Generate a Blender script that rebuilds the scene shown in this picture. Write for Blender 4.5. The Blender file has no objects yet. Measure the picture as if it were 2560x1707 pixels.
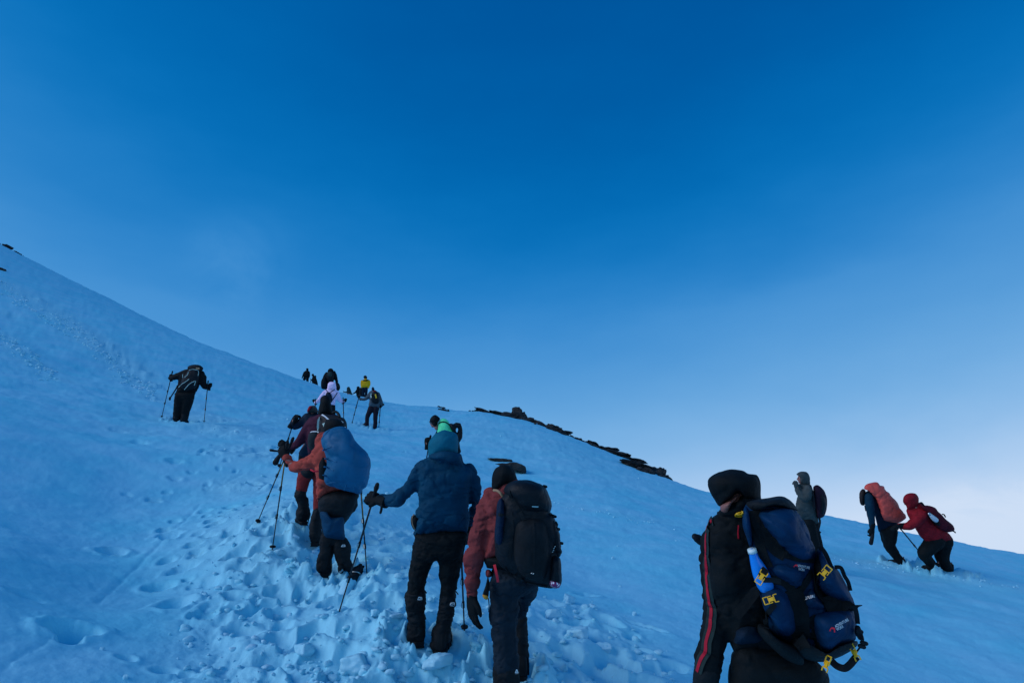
import bpy, bmesh, math, random
import numpy as np
from mathutils import Vector, Matrix
from mathutils.bvhtree import BVHTree

random.seed(7)
RNG = np.random.default_rng(11)
S = bpy.context.scene
COL = S.collection

# ------------------------------------------------------------------ camera
LENS = 24.0
PITCH = math.radians(18.0)
CAMZ = 1.9
cam_data = bpy.data.cameras.new('camera')
cam_data.lens = LENS
cam_data.sensor_width = 36.0
cam_data.clip_start = 0.05
cam_data.clip_end = 6000.0
cam = bpy.data.objects.new('camera', cam_data)
cam.location = (0.0, 0.0, CAMZ)
cam.rotation_euler = (math.radians(90.0) + PITCH, 0.0, 0.0)
COL.objects.link(cam)
S.camera = cam

# ------------------------------------------------------------------ sky and sun
SUN_ELEV = math.radians(28.0)
SUN_ROT = math.radians(-108.0)      # left of the camera, a little behind it
world = bpy.data.worlds.new('World')
S.world = world
world.use_nodes = True
nt = world.node_tree
bg = nt.nodes['Background']
sky = nt.nodes.new('ShaderNodeTexSky')
sky.sky_type = 'NISHITA'
sky.sun_disc = False
sky.sun_elevation = SUN_ELEV
sky.sun_rotation = SUN_ROT
sky.altitude = 4000.0
sky.air_density = 1.0
sky.dust_density = 0.5
sky.ozone_density = 3.0


def wn(kind, **kw):
    n = nt.nodes.new(kind)
    for k, v in kw.items():
        setattr(n, k, v)
    return n


def wmath(op, a, b=None, c=None):
    n = wn('ShaderNodeMath', operation=op)
    for i, v in enumerate((a, b, c)):
        if v is None:
            continue
        if isinstance(v, (int, float)):
            n.inputs[i].default_value = v
        else:
            nt.links.new(v, n.inputs[i])
    return n.outputs[0]


bw = wn('ShaderNodeRGBToBW')
nt.links.new(sky.outputs[0], bw.inputs[0])
lg = wmath('LOGARITHM', bw.outputs[0], 2.718281828)
# thin high cloud wisps, part of the sky itself
tcw = wn('ShaderNodeTexCoord')
mpw = wn('ShaderNodeMapping')
mpw.inputs['Scale'].default_value = (2.2, 2.2, 5.5)
mpw.inputs['Location'].default_value = (0.35, 0.9, 0.2)
nt.links.new(tcw.outputs['Generated'], mpw.inputs[0])
nzw = wn('ShaderNodeTexNoise')
nzw.inputs['Scale'].default_value = 1.6
nzw.inputs['Detail'].default_value = 6.0
nzw.inputs['Roughness'].default_value = 0.55
nt.links.new(mpw.outputs[0], nzw.inputs['Vector'])
wisp = wmath('MULTIPLY', wmath('SUBTRACT', nzw.outputs['Fac'], 0.5), 0.22)
lg2 = wmath('ADD', lg, wisp)


def sky_patch(az, el_, rad_deg, gain, noise_scale, stretch, seed_):
    """a soft cloud at a fixed bearing: az/el in degrees"""
    d_ = Vector((math.sin(math.radians(az)) * math.cos(math.radians(el_)), math.cos(math.radians(az)) * math.cos(math.radians(el_)), math.sin(math.radians(el_))))
    mp = wn('ShaderNodeMapping'); mp.inputs['Scale'].default_value = stretch
    sub = wn('ShaderNodeVectorMath', operation='SUBTRACT'); nt.links.new(tcw.outputs['Generated'], sub.inputs[0]); sub.inputs[1].default_value = d_
    nt.links.new(sub.outputs[0], mp.inputs[0])
    ln = wn('ShaderNodeVectorMath', operation='LENGTH'); nt.links.new(mp.outputs[0], ln.inputs[0])
    m1 = wn('ShaderNodeMapRange'); m1.interpolation_type = 'SMOOTHERSTEP'
    m1.inputs['From Min'].default_value = math.radians(rad_deg); m1.inputs['From Max'].default_value = 0.0
    nt.links.new(ln.outputs['Value'], m1.inputs[0])
    n_ = wn('ShaderNodeTexNoise'); n_.inputs['Scale'].default_value = noise_scale; n_.inputs['Detail'].default_value = 7; n_.inputs['Roughness'].default_value = .6
    n_.inputs['Distortion'].default_value = .6
    mp2 = wn('ShaderNodeMapping'); mp2.inputs['Scale'].default_value = (1, 1, max(1.0, stretch[2] * .7)); mp2.inputs['Location'].default_value = (seed_, 0, 0)
    nt.links.new(tcw.outputs['Generated'], mp2.inputs[0]); nt.links.new(mp2.outputs[0], n_.inputs['Vector'])
    m2 = wn('ShaderNodeMapRange'); m2.inputs['From Min'].default_value = .38; m2.inputs['From Max'].default_value = .68
    nt.links.new(n_.outputs['Fac'], m2.inputs[0])
    return wmath('MULTIPLY', wmath('MULTIPLY', m1.outputs[0], m2.outputs[0]), gain)


lg2 = wmath('ADD', lg2, sky_patch(-23.5, 23.0, 6.0, 0.24, 5.0, (1, 1, 1), 2.0))
lg2 = wmath('ADD', lg2, sky_patch(36.0, 3.0, 14.0, 0.34, 9.0, (1, 1, 3.2), 5.0))
lg2 = wmath('ADD', lg2, sky_patch(29.0, 8.0, 18.0, -0.06, 6.0, (1, 1, 2.4), 9.0))
LO, HI = -0.40, 1.95
fac = wmath('MULTIPLY', wmath('SUBTRACT', lg2, LO), 1.0 / (HI - LO))
ramp = wn('ShaderNodeValToRGB')
ramp.color_ramp.interpolation = 'B_SPLINE'
SKY_STOPS = [
    (0.00, (0.000, 0.085, 0.320)),
    (0.08, (0.000, 0.100, 0.360)),
    (0.18, (0.000, 0.150, 0.470)),
    (0.26, (0.008, 0.195, 0.550)),
    (0.36, (0.045, 0.265, 0.640)),
    (0.56, (0.150, 0.410, 0.750)),
    (0.76, (0.355, 0.570, 0.855)),
    (1.00, (0.660, 0.765, 0.930)),
]
el = ramp.color_ramp.elements
el[0].position = 0.0
el[0].color = (*SKY_STOPS[0][1], 1)
el[1].position = 1.0
el[1].color = (*SKY_STOPS[-1][1], 1)
for p_, c_ in SKY_STOPS[1:-1]:
    e_ = el.new(p_)
    e_.color = (*c_, 1)
nt.links.new(fac, ramp.inputs[0])
mulw = wn('ShaderNodeVectorMath', operation='SCALE')
mulw.inputs['Scale'].default_value = 10.0
nt.links.new(ramp.outputs[0], mulw.inputs[0])
nt.links.new(mulw.outputs[0], bg.inputs[0])
bg.inputs[1].default_value = 0.1

sun_data = bpy.data.lights.new('sun', 'SUN')
sun_data.energy = 1.6
sun_data.angle = math.radians(42.0)
sun_data.color = (0.80, 0.78, 0.90)
sun = bpy.data.objects.new('sun', sun_data)
_sd = Vector((math.sin(SUN_ROT) * math.cos(SUN_ELEV), math.cos(SUN_ROT) * math.cos(SUN_ELEV), math.sin(SUN_ELEV)))
sun.rotation_euler = _sd.to_track_quat('Z', 'Y').to_euler()
sun.location = _sd * 50
COL.objects.link(sun)

S.view_settings.view_transform = 'Standard'
S.view_settings.look = 'None'
S.view_settings.exposure = 0.0
S.view_settings.gamma = 1.0
S.cycles.max_bounces = 6
S.cycles.use_denoising = True

# ------------------------------------------------------------------ survey helpers
# positions were measured on the photograph (2560 x 1707) and turned into metres:
# a picture position plus its distance gives one point of the place
FPX = LENS / 36.0 * 2560.0
CT, ST = math.cos(PITCH), math.sin(PITCH)


def W(px, py, d):
    x = (px - 1280.0) / FPX * d
    v = -(py - 853.5) / FPX * d
    return Vector((x, d * CT - v * ST, CAMZ + d * ST + v * CT))


def WA(px, py, d):
    px = np.asarray(px, float); py = np.asarray(py, float); d = np.asarray(d, float)
    x = (px - 1280.0) / FPX * d
    v = -(py - 853.5) / FPX * d
    return np.stack([x, d * CT - v * ST, CAMZ + d * ST + v * CT], -1)


# ------------------------------------------------------------------ noise
def _h3(i, j, k, seed):
    n = (i.astype(np.int64) * 374761393 + j.astype(np.int64) * 668265263 + k.astype(np.int64) * 2147483647 + seed * 974711) & 0xffffffff
    n = ((n ^ (n >> 13)) * 1274126177) & 0xffffffff
    n = ((n ^ (n >> 16)) * 2246822519) & 0xffffffff
    return ((n ^ (n >> 15)) & 0xffffff) / float(0xffffff)


def vnoise3(p, seed=0):
    f = np.floor(p)
    t = p - f
    t = t * t * (3 - 2 * t)
    i, j, k = f[..., 0], f[..., 1], f[..., 2]
    r = 0
    for a in (0, 1):
        wa = t[..., 0] if a else 1 - t[..., 0]
        for b in (0, 1):
            wb = t[..., 1] if b else 1 - t[..., 1]
            for c in (0, 1):
                wc = t[..., 2] if c else 1 - t[..., 2]
                r = r + wa * wb * wc * _h3(i + a, j + b, k + c, seed)
    return r * 2 - 1


def fbm3(p, oct=3, seed=0, gain=0.5):
    r = 0; a = 1.0
    for o in range(oct):
        r = r + a * vnoise3(p * (2.03 ** o) + 17.3 * o, seed + o)
        a *= gain
    return r


def _h2(i, j, seed):
    n = (i.astype(np.int64) * 374761393 + j.astype(np.int64) * 668265263 + seed * 974711) & 0xffffffff
    n = ((n ^ (n >> 13)) * 1274126177) & 0xffffffff
    n = ((n ^ (n >> 16)) * 2246822519) & 0xffffffff
    return ((n ^ (n >> 15)) & 0xffffff) / float(0xffffff)


def vnoise2(x, y, seed=0):
    i = np.floor(x); j = np.floor(y)
    u = x - i; v = y - j
    u = u * u * (3 - 2 * u); v = v * v * (3 - 2 * v)
    return ((_h2(i, j, seed) * (1 - u) + _h2(i + 1, j, seed) * u) * (1 - v)
            + (_h2(i, j + 1, seed) * (1 - u) + _h2(i + 1, j + 1, seed) * u) * v) * 2 - 1


def fbm2(x, y, oct=4, seed=0, gain=0.5):
    r = 0; a = 1.0
    c, s = 0.8, 0.6
    for o in range(oct):
        r = r + a * vnoise2(x, y, seed + o)
        x, y = (c * x - s * y) * 2.04 + 3.1, (s * x + c * y) * 2.04 + 7.7
        a *= gain
    return r


def blocks2(x, y, seed=0):
    """tilted-facet cells: every cell is a lump with its own height and slope; returns height, edge distance"""
    i0 = np.floor(x); j0 = np.floor(y)
    d1 = np.full(x.shape, 9.0); d2 = np.full(x.shape, 9.0); hb = np.zeros(x.shape)
    for a in (-1, 0, 1):
        for b in (-1, 0, 1):
            i = i0 + a; j = j0 + b
            cx = i + 0.15 + 0.7 * _h2(i, j, seed); cy = j + 0.15 + 0.7 * _h2(i, j, seed + 1)
            dx = x - cx; dy = y - cy
            d = np.sqrt(dx * dx + dy * dy)
            h = (_h2(i, j, seed + 2) * 2 - 1) + dx * (_h2(i, j, seed + 3) * 3 - 1.5) + dy * (_h2(i, j, seed + 4) * 3 - 1.5)
            m = d < d1
            d2 = np.where(m, d1, np.minimum(d2, d))
            hb = np.where(m, h, hb)
            d1 = np.where(m, d, d1)
    return hb, d2 - d1


def clods2(x, y, seed=0):
    """rounded clods: a dome per cell, its own height and lean"""
    i0 = np.floor(x); j0 = np.floor(y)
    out = np.full(x.shape, -1.0)
    for a in (-1, 0, 1):
        for b in (-1, 0, 1):
            i = i0 + a; j = j0 + b
            cx = i + 0.1 + 0.8 * _h2(i, j, seed); cy = j + 0.1 + 0.8 * _h2(i, j, seed + 1)
            dx = x - cx; dy = y - cy
            an = _h2(i, j, seed + 5) * 3.14
            u = dx * np.cos(an) + dy * np.sin(an); v = -dx * np.sin(an) + dy * np.cos(an)
            rr = 0.45 + 0.4 * _h2(i, j, seed + 6)
            q = np.power(np.abs(u) ** 2.6 + np.abs(v * 1.25) ** 2.6, 1 / 2.6) / rr
            h = (0.25 + 0.75 * _h2(i, j, seed + 2)) * (1 - np.clip(q, 0, 1) ** 2.2) + np.where(q < 1, u * (_h2(i, j, seed + 3) - .5) * 1.1, 0) * (1 - np.clip(q, 0, 1))
            out = np.maximum(out, h)
    return np.maximum(out, 0.0)


def sstep(a, b, x):
    t = np.clip((x - a) / (b - a), 0, 1)
    return t * t * (3 - 2 * t)


# ------------------------------------------------------------------ materials
def mat_new(name):
    m = bpy.data.materials.new(name)
    m.use_nodes = True
    return m, m.node_tree, m.node_tree.nodes['Principled BSDF']


def fabric(name, col, rough=0.75, weave=240.0, bump=0.25, vary=0.25, sheen=0.0, spec=0.15, fold=9.0, foldbump=0.5):
    m, t, b = mat_new(name)
    N = t.nodes.new; L = t.links.new
    tc = N('ShaderNodeTexCoord')
    n1 = N('ShaderNodeTexNoise'); n1.inputs['Scale'].default_value = fold; n1.inputs['Detail'].default_value = 5
    n1.inputs['Distortion'].default_value = 0.8
    n2 = N('ShaderNodeTexNoise'); n2.inputs['Scale'].default_value = weave; n2.inputs['Detail'].default_value = 2
    L(tc.outputs['Object'], n1.inputs['Vector']); L(tc.outputs['Object'], n2.inputs['Vector'])
    mr = N('ShaderNodeMapRange'); mr.inputs['From Min'].default_value = 0.3; mr.inputs['From Max'].default_value = 0.7
    mr.inputs['To Min'].default_value = 1 - vary; mr.inputs['To Max'].default_value = 1 + vary
    L(n1.outputs['Fac'], mr.inputs[0])
    mx = N('ShaderNodeVectorMath'); mx.operation = 'SCALE'; mx.inputs[0].default_value = col
    L(mr.outputs[0], mx.inputs['Scale']); L(mx.outputs[0], b.inputs['Base Color'])
    bp1 = N('ShaderNodeBump'); bp1.inputs['Strength'].default_value = foldbump; bp1.inputs['Distance'].default_value = 0.03
    L(n1.outputs['Fac'], bp1.inputs['Height'])
    bp2 = N('ShaderNodeBump'); bp2.inputs['Strength'].default_value = bump; bp2.inputs['Distance'].default_value = 0.002
    L(n2.outputs['Fac'], bp2.inputs['Height']); L(bp1.outputs[0], bp2.inputs['Normal']); L(bp2.outputs[0], b.inputs['Normal'])
    b.inputs['Roughness'].default_value = rough
    b.inputs['Specular IOR Level'].default_value = spec
    if sheen:
        b.inputs['Sheen Weight'].default_value = sheen
    return m


def plain(name, col, rough=0.5, metal=0.0, spec=0.4, scuff=0.15):
    m, t, b = mat_new(name)
    N = t.nodes.new; L = t.links.new
    tc = N('ShaderNodeTexCoord')
    n1 = N('ShaderNodeTexNoise'); n1.inputs['Scale'].default_value = 40; n1.inputs['Detail'].default_value = 4
    L(tc.outputs['Object'], n1.inputs['Vector'])
    mr = N('ShaderNodeMapRange'); mr.inputs['To Min'].default_value = 1 - scuff; mr.inputs['To Max'].default_value = 1 + scuff
    L(n1.outputs['Fac'], mr.inputs[0])
    mx = N('ShaderNodeVectorMath'); mx.operation = 'SCALE'; mx.inputs[0].default_value = col
    L(mr.outputs[0], mx.inputs['Scale']); L(mx.outputs[0], b.inputs['Base Color'])
    b.inputs['Roughness'].default_value = rough; b.inputs['Metallic'].default_value = metal
    b.inputs['Specular IOR Level'].default_value = spec
    return m


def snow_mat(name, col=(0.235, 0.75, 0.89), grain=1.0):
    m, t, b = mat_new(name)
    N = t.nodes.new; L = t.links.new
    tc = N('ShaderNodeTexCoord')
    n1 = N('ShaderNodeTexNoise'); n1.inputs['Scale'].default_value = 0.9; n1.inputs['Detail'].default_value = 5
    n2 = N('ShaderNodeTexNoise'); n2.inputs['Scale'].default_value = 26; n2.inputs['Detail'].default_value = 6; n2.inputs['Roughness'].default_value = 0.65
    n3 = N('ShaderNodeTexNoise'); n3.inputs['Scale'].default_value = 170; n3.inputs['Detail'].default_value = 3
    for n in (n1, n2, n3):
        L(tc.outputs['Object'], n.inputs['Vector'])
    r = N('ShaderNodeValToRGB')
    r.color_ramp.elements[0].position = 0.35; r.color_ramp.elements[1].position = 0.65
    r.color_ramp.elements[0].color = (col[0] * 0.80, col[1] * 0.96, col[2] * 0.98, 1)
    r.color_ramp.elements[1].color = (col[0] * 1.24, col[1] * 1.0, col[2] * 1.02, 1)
    L(n1.outputs['Fac'], r.inputs[0])
    # broken, trodden snow is paler than the wind crust
    at = N('ShaderNodeAttribute'); at.attribute_name = 'trodden'
    mxs = N('ShaderNodeMix'); mxs.data_type = 'RGBA'
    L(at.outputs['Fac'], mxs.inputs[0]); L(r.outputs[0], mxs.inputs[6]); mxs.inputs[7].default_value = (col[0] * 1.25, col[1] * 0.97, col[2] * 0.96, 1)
    L(mxs.outputs[2], b.inputs['Base Color'])
    b1 = N('ShaderNodeBump'); b1.inputs['Strength'].default_value = 0.35 * grain; b1.inputs['Distance'].default_value = 0.02
    L(n2.outputs['Fac'], b1.inputs['Height'])
    b2 = N('ShaderNodeBump'); b2.inputs['Strength'].default_value = 0.45 * grain; b2.inputs['Distance'].default_value = 0.004
    L(n3.outputs['Fac'], b2.inputs['Height']); L(b1.outputs[0], b2.inputs['Normal']); L(b2.outputs[0], b.inputs['Normal'])
    b.inputs['Roughness'].default_value = 0.62
    b.inputs['Specular IOR Level'].default_value = 0.25
    return m


# ------------------------------------------------------------------ mesh helpers
def tag(o, label=None, cat=None, group=None, kind=None):
    if label: o['label'] = label
    if cat: o['category'] = cat
    if group: o['group'] = group
    if kind: o['kind'] = kind
    return o


def empty(name, loc):
    o = bpy.data.objects.new(name, None)
    o.location = loc
    o.empty_display_size = 0.1
    COL.objects.link(o)
    return o


def mesh_obj(name, verts, faces, mat, parent=None, smooth=True):
    me = bpy.data.meshes.new(name)
    if parent is not None:
        off = np.array(ORIG[parent.name])
        verts = np.asarray(verts, float) - off
    else:
        off = np.zeros(3)
    me.from_pydata([tuple(v) for v in np.asarray(verts, float)], [], [tuple(int(i) for i in f) for f in faces])
    me.update()
    if smooth:
        me.polygons.foreach_set('use_smooth', [True] * len(me.polygons))
    me.materials.append(mat)
    o = bpy.data.objects.new(name, me)
    COL.objects.link(o)
    if parent is not None:
        o.parent = parent
    ORIG[o.name] = tuple(off)
    return o


ORIG = {}   # world position of every mesh object's origin


def thing(name, label, cat, loc, group=None):
    o = empty(name, loc)
    ORIG[o.name] = tuple(loc)
    return tag(o, label, cat, group)


class Geo:
    """collects closed shapes in world metres"""
    def __init__(s):
        s.v = []; s.f = []

    def add(s, v, f):
        o = len(s.v)
        s.v.extend([tuple(p) for p in v])
        s.f.extend([tuple(i + o for i in q) for q in f])
        return s

    def obj(s, name, mat, parent=None, smooth=True):
        return mesh_obj(name, s.v, s.f, mat, parent, smooth)


def rings(ringlist, cap=True):
    n = len(ringlist[0])
    v = []; f = []
    for r in ringlist:
        v.extend(r)
    for k in range(len(ringlist) - 1):
        for i in range(n):
            j = (i + 1) % n
            f.append((k * n + i, k * n + j, (k + 1) * n + j, (k + 1) * n + i))
    if cap:
        f.append(tuple(range(n - 1, -1, -1)))
        f.append(tuple((len(ringlist) - 1) * n + i for i in range(n)))
    return v, f


def tube(pts, rad, n=10, ball=True, flat=1.0, flatdir=None):
    """tapered tube along points with rounded ends; pts world Vectors"""
    pts = [Vector(p) for p in pts]
    if not isinstance(rad, (list, tuple)):
        rad = [rad] * len(pts)
    # resample nothing; frames by parallel transport
    tang = []
    for i in range(len(pts)):
        a = pts[max(i - 1, 0)]; b = pts[min(i + 1, len(pts) - 1)]
        t_ = (b - a)
        tang.append(t_.normalized() if t_.length > 1e-9 else Vector((0, 0, 1)))
    ref = Vector(flatdir) if flatdir is not None else (Vector((0, 1, 0)) if abs(tang[0].y) < 0.8 else Vector((1, 0, 0)))
    rl = []

    def ring(c, t_, r):
        nonlocal ref
        u = (ref - t_ * ref.dot(t_))
        if u.length < 1e-6:
            u = t_.orthogonal()
        u.normalize(); w = t_.cross(u)
        if flatdir is None:
            ref = u
        return [c + (u * math.cos(2 * math.pi * k / n) * flat + w * math.sin(2 * math.pi * k / n)) * r for k in range(n)]
    if ball:
        for a in (80, 55, 28):
            ar = math.radians(a)
            rl.append(ring(pts[0] - tang[0] * rad[0] * math.sin(ar), tang[0], rad[0] * math.cos(ar)))
    for p, t_, r in zip(pts, tang, rad):
        rl.append(ring(p, t_, r))
    if ball:
        for a in (28, 55, 80):
            ar = math.radians(a)
            rl.append(ring(pts[-1] + tang[-1] * rad[-1] * math.sin(ar), tang[-1], rad[-1] * math.cos(ar)))
    return rings(rl)


def smooth_line(pts, k=4):
    """Catmull-Rom resample of 3D/2D tuples"""
    P = [np.array(p, float) for p in pts]
    if len(P) < 3:
        return [P[0] + (P[-1] - P[0]) * i / k for i in range(k + 1)]
    out = []
    for i in range(len(P) - 1):
        p0 = P[max(i - 1, 0)]; p1 = P[i]; p2 = P[i + 1]; p3 = P[min(i + 2, len(P) - 1)]
        for j in range(k):
            t_ = j / k
            out.append(0.5 * ((2 * p1) + (-p0 + p2) * t_ + (2 * p0 - 5 * p1 + 4 * p2 - p3) * t_ ** 2 + (-p0 + 3 * p1 - 3 * p2 + p3) * t_ ** 3))
    out.append(P[-1])
    return out


def smooth_closed(pts, k=4):
    P = [np.array(p, float) for p in pts]
    n = len(P); out = []
    for i in range(n):
        p0, p1, p2, p3 = P[i - 1], P[i], P[(i + 1) % n], P[(i + 2) % n]
        for j in range(k):
            t_ = j / k
            out.append(0.5 * ((2 * p1) + (-p0 + p2) * t_ + (2 * p0 - 5 * p1 + 4 * p2 - p3) * t_ ** 2 + (-p0 + 3 * p1 - 3 * p2 + p3) * t_ ** 3))
    return out


def blob(outline, d, front, back=None, e=2.2, tilt=(0, 0), center=None, k=4, rings_n=7):
    """a rounded body whose profile in the picture is `outline` (photo pixels), centred at distance d (m),
    with real thickness front/back (m). tilt = (per px x, per px y) change of distance"""
    back = front if back is None else back
    O = smooth_closed(outline, k) if k > 1 else [np.array(p, float) for p in outline]
    c = np.mean(O, 0) if center is None else np.array(center, float)
    n = len(O)
    ss = [math.cos(math.radians(a)) for a in np.linspace(0, 86, rings_n)]
    rl = []

    def ringat(s, sgn):
        z = (1 - s ** e) ** (1 / e) if s < 1 else 0.0
        r = []
        for o in O:
            p = c + (o - c) * s
            dd = d + tilt[0] * (p[0] - c[0]) + tilt[1] * (p[1] - c[1])
            dd += (-front * z) if sgn < 0 else back * z
            r.append(W(p[0], p[1], dd))
        return r
    for s in reversed(ss[1:]):
        rl.append(ringat(s, -1))
    rl.append(ringat(1.0, -1))
    for s in ss[1:]:
        rl.append(ringat(s, 1))
    return rings(rl)


def T(pts, d=None, n=12):
    """tube from photo picks: (px, py, radius_m[, distance])"""
    P = []; R = []
    for p in pts:
        dd = p[3] if len(p) > 3 else d
        P.append(W(p[0], p[1], dd)); R.append(p[2])
    return tube(P, R, n)


def union(geo, name, mat, parent, voxel=0.012, smooth=3, wr=0.0, wf=(9, 9, 9), wseed=0, hem=None, ridg=0.0, rf=(6, 6, 22)):
    """fuse overlapping closed shapes into ONE continuous skin, then crease it"""
    me = bpy.data.meshes.new(name)
    me.from_pydata(geo.v, [], geo.f)
    o = bpy.data.objects.new(name, me)
    COL.objects.link(o)
    m = o.modifiers.new('r', 'REMESH'); m.mode = 'VOXEL'; m.voxel_size = voxel; m.use_smooth_shade = True
    if smooth:
        s = o.modifiers.new('s', 'SMOOTH'); s.factor = 0.5; s.iterations = smooth
    dg = bpy.context.evaluated_depsgraph_get()
    dg.update()
    me2 = bpy.data.meshes.new_from_object(o.evaluated_get(dg))
    bpy.data.objects.remove(o)
    bpy.data.meshes.remove(me)
    n = len(me2.vertices)
    co = np.empty(n * 3); me2.vertices.foreach_get('co', co); co = co.reshape(-1, 3)
    if wr or ridg:
        no = np.empty(n * 3); me2.vertices.foreach_get('normal', no); no = no.reshape(-1, 3)
        disp = 0
        if wr:
            q = co * np.array(wf)
            q = q + 0.7 * np.stack([vnoise3(q * 0.6 + 5, wseed + 31), vnoise3(q * 0.6 + 9, wseed + 32), vnoise3(q * 0.6 + 2, wseed + 33)], -1)
            f = fbm3(q, 3, wseed, 0.55)
            disp = disp + wr * (0.6 * f - 0.9 * np.clip(0.16 - np.abs(f), 0, 1) / 0.16 * 0.55)
        if ridg:
            q = co * np.array(rf)
            f = vnoise3(q + 0.8 * fbm3(co * 5, 2, wseed + 7)[..., None], wseed + 50)
            disp = disp - ridg * (1 - np.clip(np.abs(f) / 0.35, 0, 1)) ** 1.5
        co = co + no * np.asarray(disp)[:, None]
    off = np.array(ORIG[parent.name]) if parent is not None else np.zeros(3)
    me2.vertices.foreach_set('co', (co - off).ravel())
    me2.update()
    me2.polygons.foreach_set('use_smooth', [True] * len(me2.polygons))
    me2.materials.clear()
    me2.materials.append(mat)
    me2.name = name
    o = bpy.data.objects.new(name, me2)
    COL.objects.link(o)
    if parent is not None:
        o.parent = parent
    ORIG[o.name] = tuple(off)
    return o


def bvh_of(objs):
    v = []; f = []
    for o in objs:
        off = Vector(ORIG[o.name]); b = len(v)
        v.extend([x.co + off for x in o.data.vertices])
        f.extend([tuple(b + i for i in p.vertices) for p in o.data.polygons])
    return BVHTree.FromPolygons(v, f)


CAMP = Vector((0, 0, CAMZ))


def hit(bvh, px, py, dflt):
    r = (W(px, py, 1.0) - CAMP).normalized()
    h = bvh.ray_cast(CAMP, r)
    if h[0] is None:
        q = W(px, py, dflt)
        return q, -r
    n = h[1]
    if n.dot(r) > 0:
        n = -n
    return h[0], n


def ribbon(name, pts, width, mat, parent, bvh=None, d=None, lift=0.003, thick=0.003, k=5, sub=3):
    """webbing strap laid on a surface. pts photo pixels (px, py[, d]); width in metres or list"""
    P = smooth_line([tuple(p[:2]) for p in pts], k)
    D = None
    if len(pts[0]) > 2:
        D = [q[0] for q in smooth_line([(p[2], 0) for p in pts], k)]
    n = len(P)
    wd = width if isinstance(width, (list, tuple)) else [width, width]
    pos = []; nor = []
    for i, p in enumerate(P):
        dd = D[i] if D is not None else d
        if bvh is not None:
            q, nn = hit(bvh, p[0], p[1], dd)
        else:
            q = W(p[0], p[1], dd); nn = (CAMP - q).normalized()
        pos.append(q); nor.append(nn)
    # even out
    for _ in range(2):
        nor = [(nor[max(i - 1, 0)] + nor[i] * 2 + nor[min(i + 1, n - 1)]).normalized() for i in range(n)]
    V = []; F = []
    for i in range(n):
        t_ = (pos[min(i + 1, n - 1)] - pos[max(i - 1, 0)]).normalized()
        s_ = t_.cross(nor[i]).normalized()
        w_ = wd[0] + (wd[-1] - wd[0]) * i / (n - 1) if len(wd) == 2 else wd[min(int(i / (n - 1) * (len(wd) - 1)), len(wd) - 1)]
        up = nor[i]
        a = pos[i] + up * lift
        V += [a - s_ * w_ / 2, a + s_ * w_ / 2, a + s_ * w_ / 2 + up * thick, a - s_ * w_ / 2 + up * thick]
    for i in range(n - 1):
        b = i * 4
        for q in range(4):
            r = (q + 1) % 4
            F.append((b + q, b + r, b + 4 + r, b + 4 + q))
    F.append((3, 2, 1, 0)); e = (n - 1) * 4; F.append((e, e + 1, e + 2, e + 3))
    return mesh_obj(name, V, F, mat, parent, smooth=False)


def cord(name, pts, rad, mat, parent, d=None, k=5, bvh=None, lift=0.004):
    P = smooth_line([tuple(p[:2]) for p in pts], k)
    D = [q[0] for q in smooth_line([(p[2], 0) for p in pts], k)] if len(pts[0]) > 2 else None
    Q = []
    for i, p in enumerate(P):
        dd = D[i] if D is not None else d
        if bvh is not None:
            q, nn = hit(bvh, p[0], p[1], dd); q = q + nn * lift
        else:
            q = W(p[0], p[1], dd)
        Q.append(q)
    v, f = tube(Q, rad, 6)
    return mesh_obj(name, v, f, mat, parent)


def box_frame(o, u, w, n, a0, a1, b0, b1, c0, c1):
    """box in a local frame (origin o, axes u,w,n), ranges in metres"""
    v = [o + u * a + w * b + n * c for c in (c0, c1) for b in (b0, b1) for a in (a0, a1)]
    f = [(0, 2, 3, 1), (4, 5, 7, 6), (0, 1, 5, 4), (2, 6, 7, 3), (0, 4, 6, 2), (1, 3, 7, 5)]
    return v, f
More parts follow.
